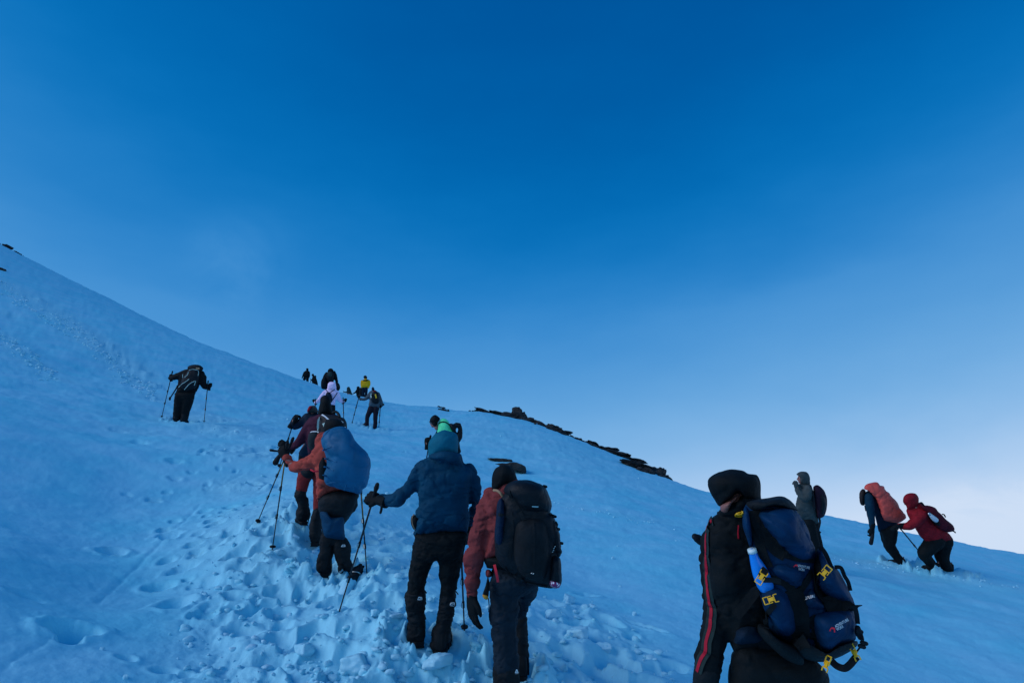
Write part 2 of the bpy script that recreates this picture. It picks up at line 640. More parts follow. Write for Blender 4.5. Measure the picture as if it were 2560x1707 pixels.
# ------------------------------------------------------------------ the snow slope
K = 2560.0 / 2352.0
CTRL_D = [  # surveyed points of the snow surface: x, y in the 2352-wide view, distance m
    # around the climbers' feet
    (955, 1470, 5.45), (1010, 1494, 5.4), (1150, 1585, 5.0), (1195, 1552, 5.3), (742, 1322, 7.35), (815, 1345, 7.0),
    (695, 1200, 8.7), (722, 1252, 8.2), (690, 1150, 9.8), (762, 986, 24.5), (845, 980, 28), (862, 984, 28), (415, 968, 19.3),
    (1010, 1168, 12), (1885, 1308, 12), (2080, 1298, 14), (2135, 1308, 13.6), (2182, 1312, 13.4), (1760, 1935, 3.2),
    (775, 1395, 6.2), (845, 1303, 7.4), (1066, 1440, 5.9), (622, 1265, 7.6), (590, 1200, 8.6), (372, 952, 20), (470, 972, 18.8),
    # open slope left
    (165, 1450, 5.3), (365, 1355, 7.0), (250, 1268, 8.0), (350, 1150, 11), (0, 1250, 6.6), (0, 1000, 11.5), (0, 800, 24),
    (200, 850, 26), (600, 1450, 5.9), (560, 1050, 14.5), (600, 950, 25), (300, 1000, 15.5), (-250, 1300, 5.2), (-250, 900, 12),
    # open slope right
    (1500, 1450, 7.0), (1500, 1250, 11.5), (1500, 1160, 17), (1300, 1100, 19), (1300, 1010, 30), (2300, 1500, 8.2),
    (2300, 1650, 6.4), (2300, 1370, 12), (2550, 1500, 8.8), (2600, 1400, 13), (1165, 1065, 21), (1000, 1050, 20), (1000, 970, 32),
    (1250, 1340, 8.6), (900, 1100, 13.5), (1750, 1330, 10), (1750, 1230, 15),
    # crest, from left to right
    (-300, 400, 80), (-120, 485, 74), (0, 565, 70), (150, 640, 66), (300, 712, 62), (450, 785, 57), (600, 842, 50), (662, 862, 46), (717, 884, 43),
    (785, 905, 46), (838, 913, 52), (900, 926, 48), (1000, 934, 45), (1100, 945, 42), (1200, 964, 40), (1300, 1000, 38),
    (1400, 1040, 35), (1480, 1075, 33), (1530, 1106, 31), (1620, 1129, 28), (1750, 1152, 26), (1900, 1186, 25), (2100, 1228, 25), (2352, 1280, 26), (2600, 1325, 27),
    # beyond the crest the ground falls away
    (-300, 470, 130), (0, 640, 110), (300, 790, 95), (500, 870, 80), (650, 905, 66), (700, 902, 55), (722, 918, 55), (757, 925, 57), (802, 925, 58), (825, 930, 58),
    (838, 950, 70), (900, 965, 65), (1000, 975, 62), (1100, 990, 60), (1300, 1050, 55), (1530, 1170, 45), (1750, 1215, 40), (1900, 1245, 38),
    (2100, 1290, 38), (2352, 1345, 40), (2600, 1390, 42),
]


def warp(x, y):
    return np.arcsinh(x / 5.0), np.arcsinh(y / 5.0)


def _fit():
    P = []; Z = []
    for (x, y, d) in CTRL_D:
        w = W(x * K, y * K, d)
        P.append((w.x, w.y)); Z.append(w.z)
    # ground round and behind the camera, and the far flanks
    for (x, y, z) in [(0, 0, -0.05), (0, 2.5, 0.05), (-4, 0, 0.5), (4, 0, -0.5), (0, -6, -1.4), (-8, -8, -0.2), (8, -8, -2.8), (-10, 2, 1.6), (10, 2, -1.4),
                      (-30, -30, -3), (30, -30, -14), (0, -60, -24), (-60, 10, 16), (-40, 25, 17), (45, 10, -9), (50, 45, -9),
                      (0, 140, 2), (-60, 160, 20), (-120, 120, 40), (80, 110, -22), (120, 60, -30), (0, 400, -90), (-200, 400, -80), (200, 400, -110), (-400, 0, 10),
                      (400, 0, -150), (0, -400, -150), (1500, 1500, -500), (-1500, 1500, -500), (1500, -1500, -500), (-1500, -1500, -500), (0, 2500, -600), (0, -2500, -600),
                      (2500, 0, -600), (-2500, 0, -500)]:
        P.append((x, y)); Z.append(z)
    P = np.array(P); Z = np.array(Z)
    R = np.sqrt((P ** 2).sum(1) + 36)
    wx, wy = warp(P[:, 0], P[:, 1])
    Q = np.stack([wx, wy], 1)
    s = (Z - CAMZ) / R
    r2 = ((Q[:, None] - Q[None]) ** 2).sum(-1)
    A = 0.5 * r2 * np.log(r2 + 1e-12) + np.eye(len(Q)) * 2e-4
    B = np.hstack([np.ones((len(Q), 1)), Q])
    M = np.block([[A, B], [B.T, np.zeros((3, 3))]])
    c = np.linalg.solve(M, np.concatenate([s, np.zeros(3)]))
    return Q, c


TQ, TC = _fit()


def base_z(x, y):
    x = np.atleast_1d(np.asarray(x, float)); y = np.atleast_1d(np.asarray(y, float))
    sh = x.shape
    x = x.ravel(); y = y.ravel()
    out = np.empty(len(x))
    n = len(TQ)
    for a in range(0, len(x), 60000):
        xx, yy = x[a:a + 60000], y[a:a + 60000]
        wx, wy = warp(xx, yy)
        r2 = (wx[:, None] - TQ[None, :, 0]) ** 2 + (wy[:, None] - TQ[None, :, 1]) ** 2
        s = (0.5 * r2 * np.log(r2 + 1e-12)) @ TC[:n] + TC[n] + wx * TC[n + 1] + wy * TC[n + 2]
        out[a:a + 60000] = CAMZ + s * np.sqrt(xx ** 2 + yy ** 2 + 36)
    return out.reshape(sh)


def ground_at(px, py, guess=None):
    """where the line of sight through a photo position meets the smooth slope"""
    ds = np.concatenate([np.linspace(2.5, 30, 700), np.linspace(30, 90, 300)])
    q = WA(np.full(ds.shape, px), np.full(ds.shape, py), ds)
    g = q[:, 2] - base_z(q[:, 0], q[:, 1])
    i = np.argmax(g < 0)
    if g[i] >= 0:
        i = len(ds) - 1
    return q[i], ds[i]


# the trodden track: (x, y, radius m, strength) along sight-surveyed points, 2352-wide view
def _track():
    T_ = []
    for (x, y, r, a) in [
        (1180, 1680, 0.75, 1), (1080, 1600, 0.9, 1), (960, 1530, 0.95, 1), (860, 1440, 0.85, 1), (1130, 1480, 0.7, .95), (1330, 1480, 0.75, .9), (1290, 1400, .5, .8),
        (1400, 1560, 0.7, .8), (700, 1490, 0.75, .95), (780, 1340, 0.8, 1), (680, 1290, 0.8, .9), (640, 1200, .85, .9), (690, 1150, 1.0, .9), (610, 1110, .9, .85), (900, 1230, 0.7, .85), (900, 1150, .7, .6),
        (620, 1040, 1.1, .85), (560, 990, 1.2, .8), (480, 960, 1.3, .85), (400, 920, 1.3, .75), (340, 880, 1.0, .9), (315, 857, .9, .85), (290, 835, 1.0, .9), (260, 812, .9, .8), (230, 790, 1.0, .85), (195, 765, 1.0, .8), (160, 740, 1.0, .8), (120, 715, 1.0, .7),
        (80, 690, 1.1, .7), (40, 668, 1.1, .6), (0, 650, 1.2, .6), (0, 770, .6, .7), (45, 805, .6, .7), (90, 840, .6, .7), (130, 870, .6, .5), (10, 720, .5, .5), (640, 960, 1.2, .5), (700, 985, 1.1, .6), (560, 1240, .55, .45), (560, 1350, .5, .5), (570, 1450, .5, .7), (500, 1520, .4, .5),
        (760, 1010, 1.0, .5), (620, 910, 1.5, .3), (1150, 1000, 3.0, .38), (1230, 1015, 3.0, .4), (1300, 1040, 3.0, .38), (1420, 1090, 2.5, .32), (1050, 980, 2.5, .3), (300, 990, .6, .5), (820, 980, 1.2, .35)]:
        q, d = ground_at(x * K, y * K)
        T_.append((q[0], q[1], r, a))
    # faint crossing track on the right
    for x in range(1270, 1620, 26):
        q, d = ground_at(x * K, (1155 + (x - 1270) * 0.165) * K)
        T_.append((q[0], q[1], 0.3, .3))
    for x in range(1880, 2352, 34):
        q, d = ground_at(x * K, (1268 + (x - 1880) * 0.185) * K)
        T_.append((q[0], q[1], 0.3, .34))
    return np.array(T_)


TRACK = _track()


def churn(x, y):
    m = np.zeros(x.shape)
    for (cx, cy, r, a) in TRACK:
        d2 = ((x - cx) ** 2 + (y - cy) ** 2) / (r * r)
        sel = d2 < 5
        m[sel] = np.maximum(m[sel], a * np.exp(-(d2[sel] * 0.62) ** 1.6))
    return m


# single footprints: view x, y, half length m, half width m, depth m, angle deg (in plan)
def _prints():
    out = []
    L = [(165, 1452, .20, .13, .20, 35), (365, 1355, .15, .12, .17, 10), (255, 1268, .15, .11, .15, 30), (380, 1216, .11, .09, .09, 20), (352, 1152, .13, .09, .08, 20),
         (548, 1275, .13, .09, .09, 10), (545, 1372, .12, .10, .12, 5), (560, 1462, .16, .12, .15, -30), (455, 1262, .10, .08, .05, 0), (480, 1228, .12, .07, .05, -20),
         (500, 1250, .14, .07, .05, -25), (430, 1332, .06, .05, .04, 0), (60, 1370, .14, .08, .05, 30), (380, 1530, .1, .08, .06, 0), (425, 1535, .07, .06, .05, 0),
         (290, 1515, .08, .06, .05, 0), (400, 1100, .12, .09, .07, 15), (440, 1085, .1, .08, .06, 0), (470, 1175, .1, .08, .06, 0), (530, 1165, .12, .08, .07, -20),
         (530, 1210, .1, .08, .06, 10), (585, 1200, .12, .09, .08, 0), (640, 1420, .12, .12, .16, 0), (730, 1450, .18, .13, .18, -30), (635, 1515, .2, .15, .15, 0),
         (935, 1240, .13, .10, .10, 0), (980, 1300, .12, .09, .10, 0), (1345, 1365, .14, .11, .12, 20), (1260, 1390, .16, .13, .14, 0), (290, 1140, .1, .07, .04, 0),
         (160, 1470, .1, .08, .06, 60), (1480, 1440, .22, .07, .09, -38), (1010, 1570, .2, .15, .14, 0), (880, 1590, .2, .14, .13, 30), (270, 990, .22, .15, .08, 0), (320, 1015, .2, .15, .08, 0)]
    for (x, y, a, b, dep, an) in L:
        q, d = ground_at(x * K, y * K)
        out.append((q[0], q[1], a, b, dep, math.radians(an)))
    r = random.Random(5)
    for i in range(300):
        x = r.uniform(380, 1010); y = r.uniform(1010, 1420)
        q, d = ground_at(x * K, y * K)
        if r.random() < 0.25 + 0.75 * churn(np.array([q[0]]), np.array([q[1]]))[0]:
            s = r.uniform(.07, .17)
            out.append((q[0], q[1], s, s * r.uniform(.6, .9), s * r.uniform(.4, .8), r.uniform(0, 3)))
    return out


def _more():
    out = []
    r = random.Random(8)
    for i in range(90):          # boot holes in the near, lowest part of the track
        x = r.uniform(560, 1560); y = r.uniform(1380, 1640)
        q, d = ground_at(x * K, y * K)
        if churn(np.array([q[0]]), np.array([q[1]]))[0] > .3:
            s = r.uniform(.12, .21)
            out.append((q[0], q[1], s, s * r.uniform(.6, .85), s * r.uniform(.5, .85), r.uniform(.6, 2.4)))
    return out


PRINTS = _prints() + _more()
FEET = []   # filled by hand: pits under boots and pole tips: view x,y,d,radius,depth
GROOVES = [((0, 1540), (190, 1425)), ((225, 1385), (460, 1160)), ((500, 1120), (560, 1085))]


def _gr():
    out = []
    for (a, b) in GROOVES:
        pts = []
        for t_ in np.linspace(0, 1, 7):
            q, d = ground_at((a[0] + (b[0] - a[0]) * t_) * K, (a[1] + (b[1] - a[1]) * t_) * K)
            pts.append(q[:2])
        out.append(np.array(pts))
    return out


GRV = _gr()


def detail_z(x, y, bz=None):
    """height added to the smooth slope"""
    r = np.sqrt(x * x + y * y)
    far = 1 - sstep(60, 140, r)
    c = churn(x, y)
    z = 0.020 * fbm2(x * 0.9, y * 0.9, 3, 3) + 0.012 * fbm2(x * 3.1, y * 3.1, 3, 13)
    # wind-packed streaks running down the slope
    z = z + 0.008 * fbm2(x * 1.2 + y * 0.6, (y - 0.5 * x) * 6.0, 4, 23) + 0.0035 * fbm2(x * 16, y * 16, 3, 29)
    fw = sstep(9, 26, r)
    z = z + fw * (0.035 * fbm2(x * 0.75 + 0.3 * y, y * 1.5 - x * 0.5, 4, 61, .6) + 0.016 * fbm2(x * 3.5, y * 3.5, 2, 67))
    if c.max() > 0.01:
        sel = c > 0.01
        xs, ys, cs = x[sel], y[sel], c[sel]
        jx = xs + 0.07 * fbm2(xs * 5, ys * 5, 3, 41); jy = ys + 0.07 * fbm2(xs * 5, ys * 5, 3, 47)
        big = clods2(jx * 1.9, jy * 1.9, 101)
        med = clods2(jx * 4.3, jy * 4.3, 131)
        sml = clods2(jx * 10.0, jy * 10.0, 161)
        fct, e2 = blocks2(jx * 4.8, jy * 4.8, 191)
        pit = fbm2(xs * 1.7, ys * 1.7, 3, 71)
        gate = sstep(-0.25, 0.3, fbm2(xs * 2.2, ys * 2.2, 2, 77) + (cs - 0.5) * 1.2)
        gate2 = sstep(-0.1, 0.4, fbm2(xs * 3.2 + 9, ys * 3.2, 2, 78))
        zz = (0.085 * big * (0.4 + 0.6 * gate) + 0.060 * med * gate + 0.020 * sml * gate2 + 0.018 * fct * sstep(0, .5, e2) * gate
              + 0.060 * pit - 0.050 + 0.012 * fbm2(xs * 9, ys * 9, 3, 83) + 0.006 * fbm2(xs * 30, ys * 30, 2, 85))
        zz = zz * (0.5 + 0.85 * sstep(-.35, .45, fbm2(xs * 1.05 + 4, ys * 1.05, 2, 97)))
        z[sel] += zz * cs * (0.66 + 0.18 * sstep(.5, 1, cs)) * (1 - .25 * sstep(9, 18, r[sel]) + .6 * sstep(22, 40, r[sel]))
    pitd = np.zeros(z.shape); rim = np.zeros(z.shape)
    for (cx, cy, a, b, dep, an) in PRINTS:
        m = (np.abs(x - cx) < a * 2.2) & (np.abs(y - cy) < a * 2.2)
        if not m.any():
            continue
        dx = x[m] - cx; dy = y[m] - cy
        u = (dx * math.cos(an) + dy * math.sin(an)) / a; v = (-dx * math.sin(an) + dy * math.cos(an)) / b
        q = np.sqrt(u * u + v * v) * (1 + 0.13 * fbm2(dx * 9 + cx * 7, dy * 9 + cy * 5, 2, 5))
        pitd[m] = np.maximum(pitd[m], dep * (1 - sstep(0.58, 1.1, q)))
        rim[m] = np.maximum(rim[m], dep * 0.18 * np.exp(-((q - 1.35) / 0.28) ** 2))
    z = z - pitd * (1 - .35 * c) + rim * (1 - np.clip(pitd * 25, 0, 1))
    for P in GRV:
        x0, x1 = P[:, 0].min() - .3, P[:, 0].max() + .3
        y0, y1 = P[:, 1].min() - .3, P[:, 1].max() + .3
        m = (x > x0) & (x < x1) & (y > y0) & (y < y1)
        if not m.any():
            continue
        xs, ys = x[m], y[m]
        dm = np.full(xs.shape, 9.0)
        for i in range(len(P) - 1):
            a = P[i]; b = P[i + 1] - a
            t_ = np.clip(((xs - a[0]) * b[0] + (ys - a[1]) * b[1]) / (b @ b), 0, 1)
            dm = np.minimum(dm, np.hypot(xs - a[0] - t_ * b[0], ys - a[1] - t_ * b[1]))
        dm = dm + 0.02 * vnoise2(xs * 9, ys * 9, 3)
        z[m] += -0.010 * np.exp(-(dm / 0.022) ** 2) + 0.003 * np.exp(-((dm - .08) / 0.03) ** 2)
    for (cx, cy, rr, dep) in FEETW:
        m = (np.abs(x - cx) < rr * 2.5) & (np.abs(y - cy) < rr * 2.5)
        if not m.any():
            continue
        q = np.hypot(x[m] - cx, y[m] - cy) / rr * (1 + 0.15 * fbm2(x[m] * 12, y[m] * 12, 2, 9))
        zz = z[m]
        k_ = 1 - sstep(0.75, 1.6, q)
        z[m] = zz * (1 - k_) + (-dep) * k_ + (.060 if rr > .1 else .008) * np.exp(-((q - 1.75) / .35) ** 2) * (1 + fbm2(x[m] * 15, y[m] * 15, 2, 19))
    return z * far


FEETW = []
for (px, py, d, rr, dep) in [(955, 1470, 5.45, .17, .03), (1010, 1494, 5.4, .17, .03), (1150, 1585, 5.0, .17, .03), (1195, 1552, 5.3, .17, .03), (742, 1322, 7.35, .16, .03), (812, 1345, 7.0, .16, .05),
                             (695, 1200, 8.7, .17, .02), (722, 1252, 8.2, .17, .05), (415, 968, 19.3, .25, .04), (845, 980, 28, .3, .03), (862, 984, 28, .3, .03), (2080, 1298, 14, .25, .04),
                             (2135, 1308, 13.6, .25, .04), (2182, 1312, 13.4, .25, .04), (1066, 1440, 5.9, .07, .0), (775, 1395, 6.2, .07, .0), (845, 1303, 7.4, .07, 0), (622, 1265, 7.6, .07, 0), (590, 1200, 8.6, .07, 0)]:
    w_ = W(px * K, py * K, d)
    FEETW.append((w_.x, w_.y, rr, dep))


def H(x, y):
    x = np.atleast_1d(np.asarray(x, float)); y = np.atleast_1d(np.asarray(y, float))
    return base_z(x, y) + detail_z(x, y)


def build_ground(mat):
    az = np.concatenate([np.linspace(-180, -46, 46, endpoint=False), np.linspace(-46, 46, 980), np.linspace(46, 180, 47)[1:-1]])
    inv = np.linspace(1 / 2.6, 1 / 75.0, 820)
    rad = np.concatenate([np.linspace(0.25, 2.6, 14, endpoint=False), 1 / inv, [80, 86, 93, 102, 115, 130, 150, 180, 220, 280, 360, 480, 650, 900, 1300, 1900, 2800]])
    A, R_ = np.meshgrid(np.radians(az), rad)
    X = R_ * np.sin(A); Y = R_ * np.cos(A)
    Z = (base_z(X, Y) + detail_z(X.ravel(), Y.ravel()).reshape(X.shape))
    V = np.stack([X, Y, Z], -1).reshape(-1, 3)
    nr, nc = X.shape
    i = np.arange(nr - 1)[:, None] * nc + np.arange(nc)[None]
    j = np.arange(nr - 1)[:, None] * nc + (np.arange(nc)[None] + 1) % nc
    F = np.stack([i, i + nc, j + nc, j], -1).reshape(-1, 4)
    me = bpy.data.meshes.new('snow_ground')
    nv = len(V) + 1
    cz = H(np.array([0.0]), np.array([0.0]))[0]
    V = np.vstack([V, [[0, 0, cz]]])
    me.vertices.add(nv); me.vertices.foreach_set('co', V.ravel())
    tri = np.stack([np.full(nc, nv - 1), np.arange(nc), (np.arange(nc) + 1) % nc], -1)
    nl = F.size + tri.size
    me.loops.add(nl); me.loops.foreach_set('vertex_index', np.concatenate([F.ravel(), tri.ravel()]).astype(np.int32))
    npoly = len(F) + len(tri)
    me.polygons.add(npoly)
    ls = np.concatenate([np.arange(len(F)) * 4, F.size + np.arange(len(tri)) * 3]).astype(np.int32)
    me.polygons.foreach_set('loop_start', ls)
    me.update(calc_edges=True)
    me.validate()
    me.polygons.foreach_set('use_smooth', np.ones(npoly, bool))
    at = me.attributes.new('trodden', 'FLOAT', 'POINT')
    at.data.foreach_set('value', np.clip(churn(V[:, 0], V[:, 1]) * 1.2, 0, 1).astype(np.float32))
    me.materials.append(mat)
    o = bpy.data.objects.new('snow_ground', me)
    COL.objects.link(o)
    n = me.polygons[npoly // 2].normal
    if n.z < 0:
        me.flip_normals()
    ORIG[o.name] = (0, 0, 0)
    return tag(o, 'blue lit snow slope with a trodden track running up it', None, None, 'structure')


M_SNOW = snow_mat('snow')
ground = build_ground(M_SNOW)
# ------------------------------------------------------------------ rocks and loose snow blocks
def chunk(c, size, seed, squash=(1, 1, 1), rough=0.10, sub=3, planes=13, soft=10.0, rot=None, noisef=3.0):
    """a convex broken lump: facets rounded a little, surface roughened"""
    r = np.random.default_rng(seed)
    bm = bmesh.new()
    bmesh.ops.create_icosphere(bm, subdivisions=sub, radius=1.0)
    D = np.array([v.co[:] for v in bm.verts]); F = [tuple(v.index for v in f.verts) for f in bm.faces]
    bm.free()
    D /= np.linalg.norm(D, axis=1)[:, None]
    N = r.normal(size=(planes, 3)); N /= np.linalg.norm(N, axis=1)[:, None]
    N = np.vstack([N, np.eye(3), -np.eye(3)])
    h = np.concatenate([r.uniform(0.62, 1.0, planes), r.uniform(.8, 1.05, 6)])
    q = np.clip(D @ N.T, 0.02, None) / h
    rad = 1 / (np.power((q ** soft).sum(1), 1 / soft))
    P = D * rad[:, None]
    P = P * (1 + rough * fbm3(P * noisef + seed, 4, seed % 97))[:, None]
    P = P * np.array(squash) * size
    if rot is None:
        a = r.uniform(0, 6.28); M = Matrix.Rotation(a, 3, 'Z') @ Matrix.Rotation(r.uniform(-.3, .3), 3, 'X')
    else:
        M = rot
    P = P @ np.array(M).T + np.array(c)
    return P, F


def rock_mat():
    m, t, b = mat_new('rock')
    N = t.nodes.new; L = t.links.new
    tc = N('ShaderNodeTexCoord')
    n1 = N('ShaderNodeTexNoise'); n1.inputs['Scale'].default_value = 3.0; n1.inputs['Detail'].default_value = 9; n1.inputs['Roughness'].default_value = 0.7
    L(tc.outputs['Object'], n1.inputs['Vector'])
    r = N('ShaderNodeValToRGB')
    r.color_ramp.elements[0].position = 0.36; r.color_ramp.elements[0].color = (0.006, 0.009, 0.010, 1)
    r.color_ramp.elements[1].position = 0.7; r.color_ramp.elements[1].color = (0.040, 0.044, 0.044, 1)
    L(n1.outputs['Fac'], r.inputs[0]); L(r.outputs[0], b.inputs['Base Color'])
    bp = N('ShaderNodeBump'); bp.inputs['Strength'].default_value = 0.9; bp.inputs['Distance'].default_value = 0.15
    L(n1.outputs['Fac'], bp.inputs['Height']); L(bp.outputs[0], b.inputs['Normal'])
    b.inputs['Roughness'].default_value = 0.85
    return m


M_ROCK = rock_mat()
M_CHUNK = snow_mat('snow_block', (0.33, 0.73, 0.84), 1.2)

# crest rocks: view x, y (2352 wide), distance, width m, height m, label
ROCKS = [
    (1112, 946, 41.8, 1.1, .10, 'thin dark rock streak at the upper end of the crest outcrop, nearest the snow brow'),
    (1140, 950, 41.4, 1.2, .12, 'low flat dark rock between the thin streak and the tall crest rock'),
    (1163, 953, 41.0, .8, .22, 'small sloping rock leaning on the left foot of the tall crest rock'),
    (1188, 956, 40.5, 1.0, .55, 'tallest pointed dark rock standing on the crest'),
    (1205, 966, 40.0, .8, .30, 'rounded rock right below the tall pointed crest rock'),
    (1232, 975, 39.4, 1.1, .34, 'double topped dark rock second down the crest from the tall rock'),
    (1262, 986, 38.9, 1.1, .32, 'humped dark rock in the middle left of the crest chain'),
    (1290, 997, 38.3, 1.0, .24, 'low dark rock just before the gap in the crest chain'),
    (1325, 1009, 37.4, 1.1, .28, 'long dark rock after the gap in the crest chain'),
    (1355, 1020, 36.6, 1.0, .20, 'flat dark rock in the middle right of the crest chain'),
    (1385, 1030, 35.8, 1.1, .20, 'long low rock below the flat crest rock'),
    (1415, 1043, 35.0, .9, .16, 'low rock where the crest begins to steepen'),
    (1445, 1051, 34.4, 1.2, .20, 'broad dark rock with snow lying over its lower side'),
    (1478, 1063, 33.4, 1.1, .24, 'steep dark rock near the lower end of the crest outcrop'),
    (1498, 1074, 32.5, .8, .34, 'upright dark rock second from the lower end of the crest outcrop'),
    (1512, 1088, 31.8, .55, .34, 'lowest dark rock where the crest outcrop runs into the snow'),
    (1460, 1072, 31.5, 1.2, .16, 'dark slab lying in the snow just below the crest rocks'),
    (1492, 1086, 30.8, .5, .22, 'small dark rock hanging below the slab under the crest'),
    (1012, 936, 40.0, .30, .07, 'tiny upper dark rock poking from the brow left of the crest outcrop'),
    (1018, 942, 38.0, .42, .13, 'small lower dark rock poking from the brow left of the crest outcrop'),
    (10, 566, 68, .9, .22, 'dark rock on the skyline at the top left corner of the slope'),
    (42, 581, 67, .6, .16, 'small dark rock just right of the other skyline rock at top left'),
    (-2, 618, 58, .5, .24, 'dark rock cut by the left edge of the view below the skyline rocks'),
]
for i, (x, y, d, w, h, lab) in enumerate(ROCKS):
    if i in (16, 17, 18, 19, 22):
        q, d = ground_at(x * K, y * K)
    else:           # stand it where the crest line passes
        ds = np.linspace(20, 90, 700)
        qq = WA(np.full(700, x * K), np.full(700, (y + 6) * K), ds)
        gap = (qq[:, 2] - base_z(qq[:, 0], qq[:, 1])) / ds
        d = ds[np.argmin(gap)]
        q = W(x * K, (y + 6) * K, d)
    q = Vector(q)
    z = float(base_z(q.x, q.y)[0])
    v = []; f = []
    g = Geo()
    rr = random.Random(i)
    # the strata dip with the slope: build each rock from two or three leaning slabs
    if 0 < i < 18 and i != 3:
        w *= 1.12; h *= .82
    if i in (14, 15):
        w *= .7
    nsl = 3 if w > .7 else 2
    for s_ in range(nsl):
        c = (q.x + rr.uniform(-.28, .28) * w, q.y + rr.uniform(-.2, .3) * w, z + h * rr.uniform(-.25, .22))
        P, F = chunk(c, 1.0, 900 + i * 7 + s_, (w * rr.uniform(.36, .66), w * .5, h * rr.uniform(.45, .95)), 0.26, 4, 15, 14, Matrix.Rotation(math.radians(14 + rr.uniform(-6, 8)), 3, 'Y') @ Matrix.Rotation(rr.uniform(-.4, .4), 3, 'Z'), 2.4)
        g.add(P, F)
    # broken edge: a few smaller stones at the foot, part of the same outcrop
    for s_ in range(7):
        sz = max(h, .16) * rr.uniform(.22, .6)
        c = (q.x + rr.uniform(-.8, .8) * w, q.y + rr.uniform(-.5, .1) * w, z + sz * .1)
        c = (c[0], c[1], float(base_z(c[0], c[1])[0]) + sz * .25)
        P, F = chunk(c, 1.0, 1900 + i * 7 + s_, (sz * 1.5, sz, sz * .8), 0.16, 2, 12, 14)
        g.add(P, F)
    if i == 3:
        for (ox_, sz_) in ((.0, (.36, .35, .50)), (.30, (.30, .3, .26))):
            P, F = chunk((q.x + ox_, q.y, z + .18), 1.0, 4000 + int(ox_ * 100), sz_, .22, 4, 12, 16)
            g.add(P, F)
    t = thing('rock', lab, 'rock', (q.x, q.y, z), 'rocks along the snow crest' if i < 20 else 'rocks at the top left of the slope')
    ob = mesh_obj('stone', g.v, g.f, M_ROCK, t, smooth=False)

# the two slabs lying in the slope
for k_, (outl, d, lab) in enumerate([
        ([(700, 520), (790, 522), (850, 530), (858, 545), (820, 555), (770, 556), (720, 552), (690, 535), (630, 516)], 21.4, 'thin dark rock slab lying flat in the snow above the black beanie'),
        ([(700, 566), (800, 562), (870, 555), (930, 570), (970, 590), (980, 625), (985, 652), (950, 645), (930, 630), (870, 622), (800, 600), (740, 575)], 20.8,
         'blunt ended dark rock slab in the snow just below the thin one')]):
    o_ = [(1040 + x / 3.5636, 1000 + y / 3.5636) for x, y in outl]
    yb = max(p_[1] for p_ in o_); xb = np.mean([p_[0] for p_ in o_])
    d = ground_at(xb, yb - 2)[1] + .05
    t = thing('rock', lab, 'rock', W(o_[3][0], o_[3][1], d), 'slabs in the middle of the slope')
    g = Geo(); g.add(*blob(o_, d, .10, .6, e=4.5, k=3))
    union(g, 'stone', M_ROCK, t, .025, 0, wr=.03, wf=(6, 6, 9), wseed=k_ + 3)

# single loose snow blocks one can point at: view x, y, size m, squash, label
BLOCKS = [
    (792, 1362, .115, (1, .9, 1.05), 'biggest upright pale snow block beside the raised boot under the blue pack cover'),
    (862, 1418, .055, (1.2, .9, .6), 'small rounded snow block right of the big upright block'),
    (700, 1493, .075, (1, .9, .9), 'snow block in the churned snow left of the middle of the track'),
    (905, 1432, .085, (1.4, .9, .45), 'flat tilted snow slab lying left of the blue jacket hiker'),
    (1268, 1418, .085, (1.2, .9, .8), 'squarish snow block just right of the red jacket hiker legs'),
    (1308, 1382, .07, (1, .9, 1), 'snow block on the upper right edge of the track'),
    (1345, 1412, .05, (1.3, .9, .8), 'small flat topped snow block near the right edge of the track'),
    (1385, 1490, .085, (1.4, .9, .7), 'square cut snow block lowest on the right edge of the track'),
    (1330, 1470, .12, (1.2, .9, .8), 'large pale snow lump in the right part of the churned track'),
    (1408, 1283, .028, (1, 1, 1), 'lone round snowball on the smooth slope right of the black backpack'),
    (1424, 1345, .02, (1, 1, .8), 'tiny snowball below the lone round one on the smooth slope'),
    (1457, 1408, .026, (1, 1, .9), 'small snowball halfway between the track and the black striped sleeve'),
    (234, 1493, .018, (1, 1, 1), 'small snowball right of the large left footprint by the groove'),
    (288, 1570 - 12, .02, (1, 1, 1), 'small snowball at the bottom edge left of the track'),
    (470, 1368, .028, (1.3, 1, .9), 'small snow lump between the lone footprints and the track'),
    (1010, 1545, .1, (1.3, 1, .6), 'pale snow slab at the bottom of the track below the blue jacket hiker'),
    (820, 1520, .11, (1.1, 1, .8), 'blocky snow lump at the bottom centre of the track'),
    (640, 1265, .06, (1.3, 1, .6), 'snow lump under the tip of the left trekking pole'),
]
for i, (x, y, s_, sq, lab) in enumerate(BLOCKS):
    q, d = ground_at(x * K, y * K)
    z = float(H(q[0], q[1])[0])
    t = thing('snow_block', lab, 'snow block', (q[0], q[1], z), 'loose snow blocks')
    P, F = chunk((q[0], q[1], z + s_ * sq[2] * .45), s_, 300 + i, sq, .10, 4, 9, 16)
    ORIG_ = mesh_obj('block', P, F, M_CHUNK, t)

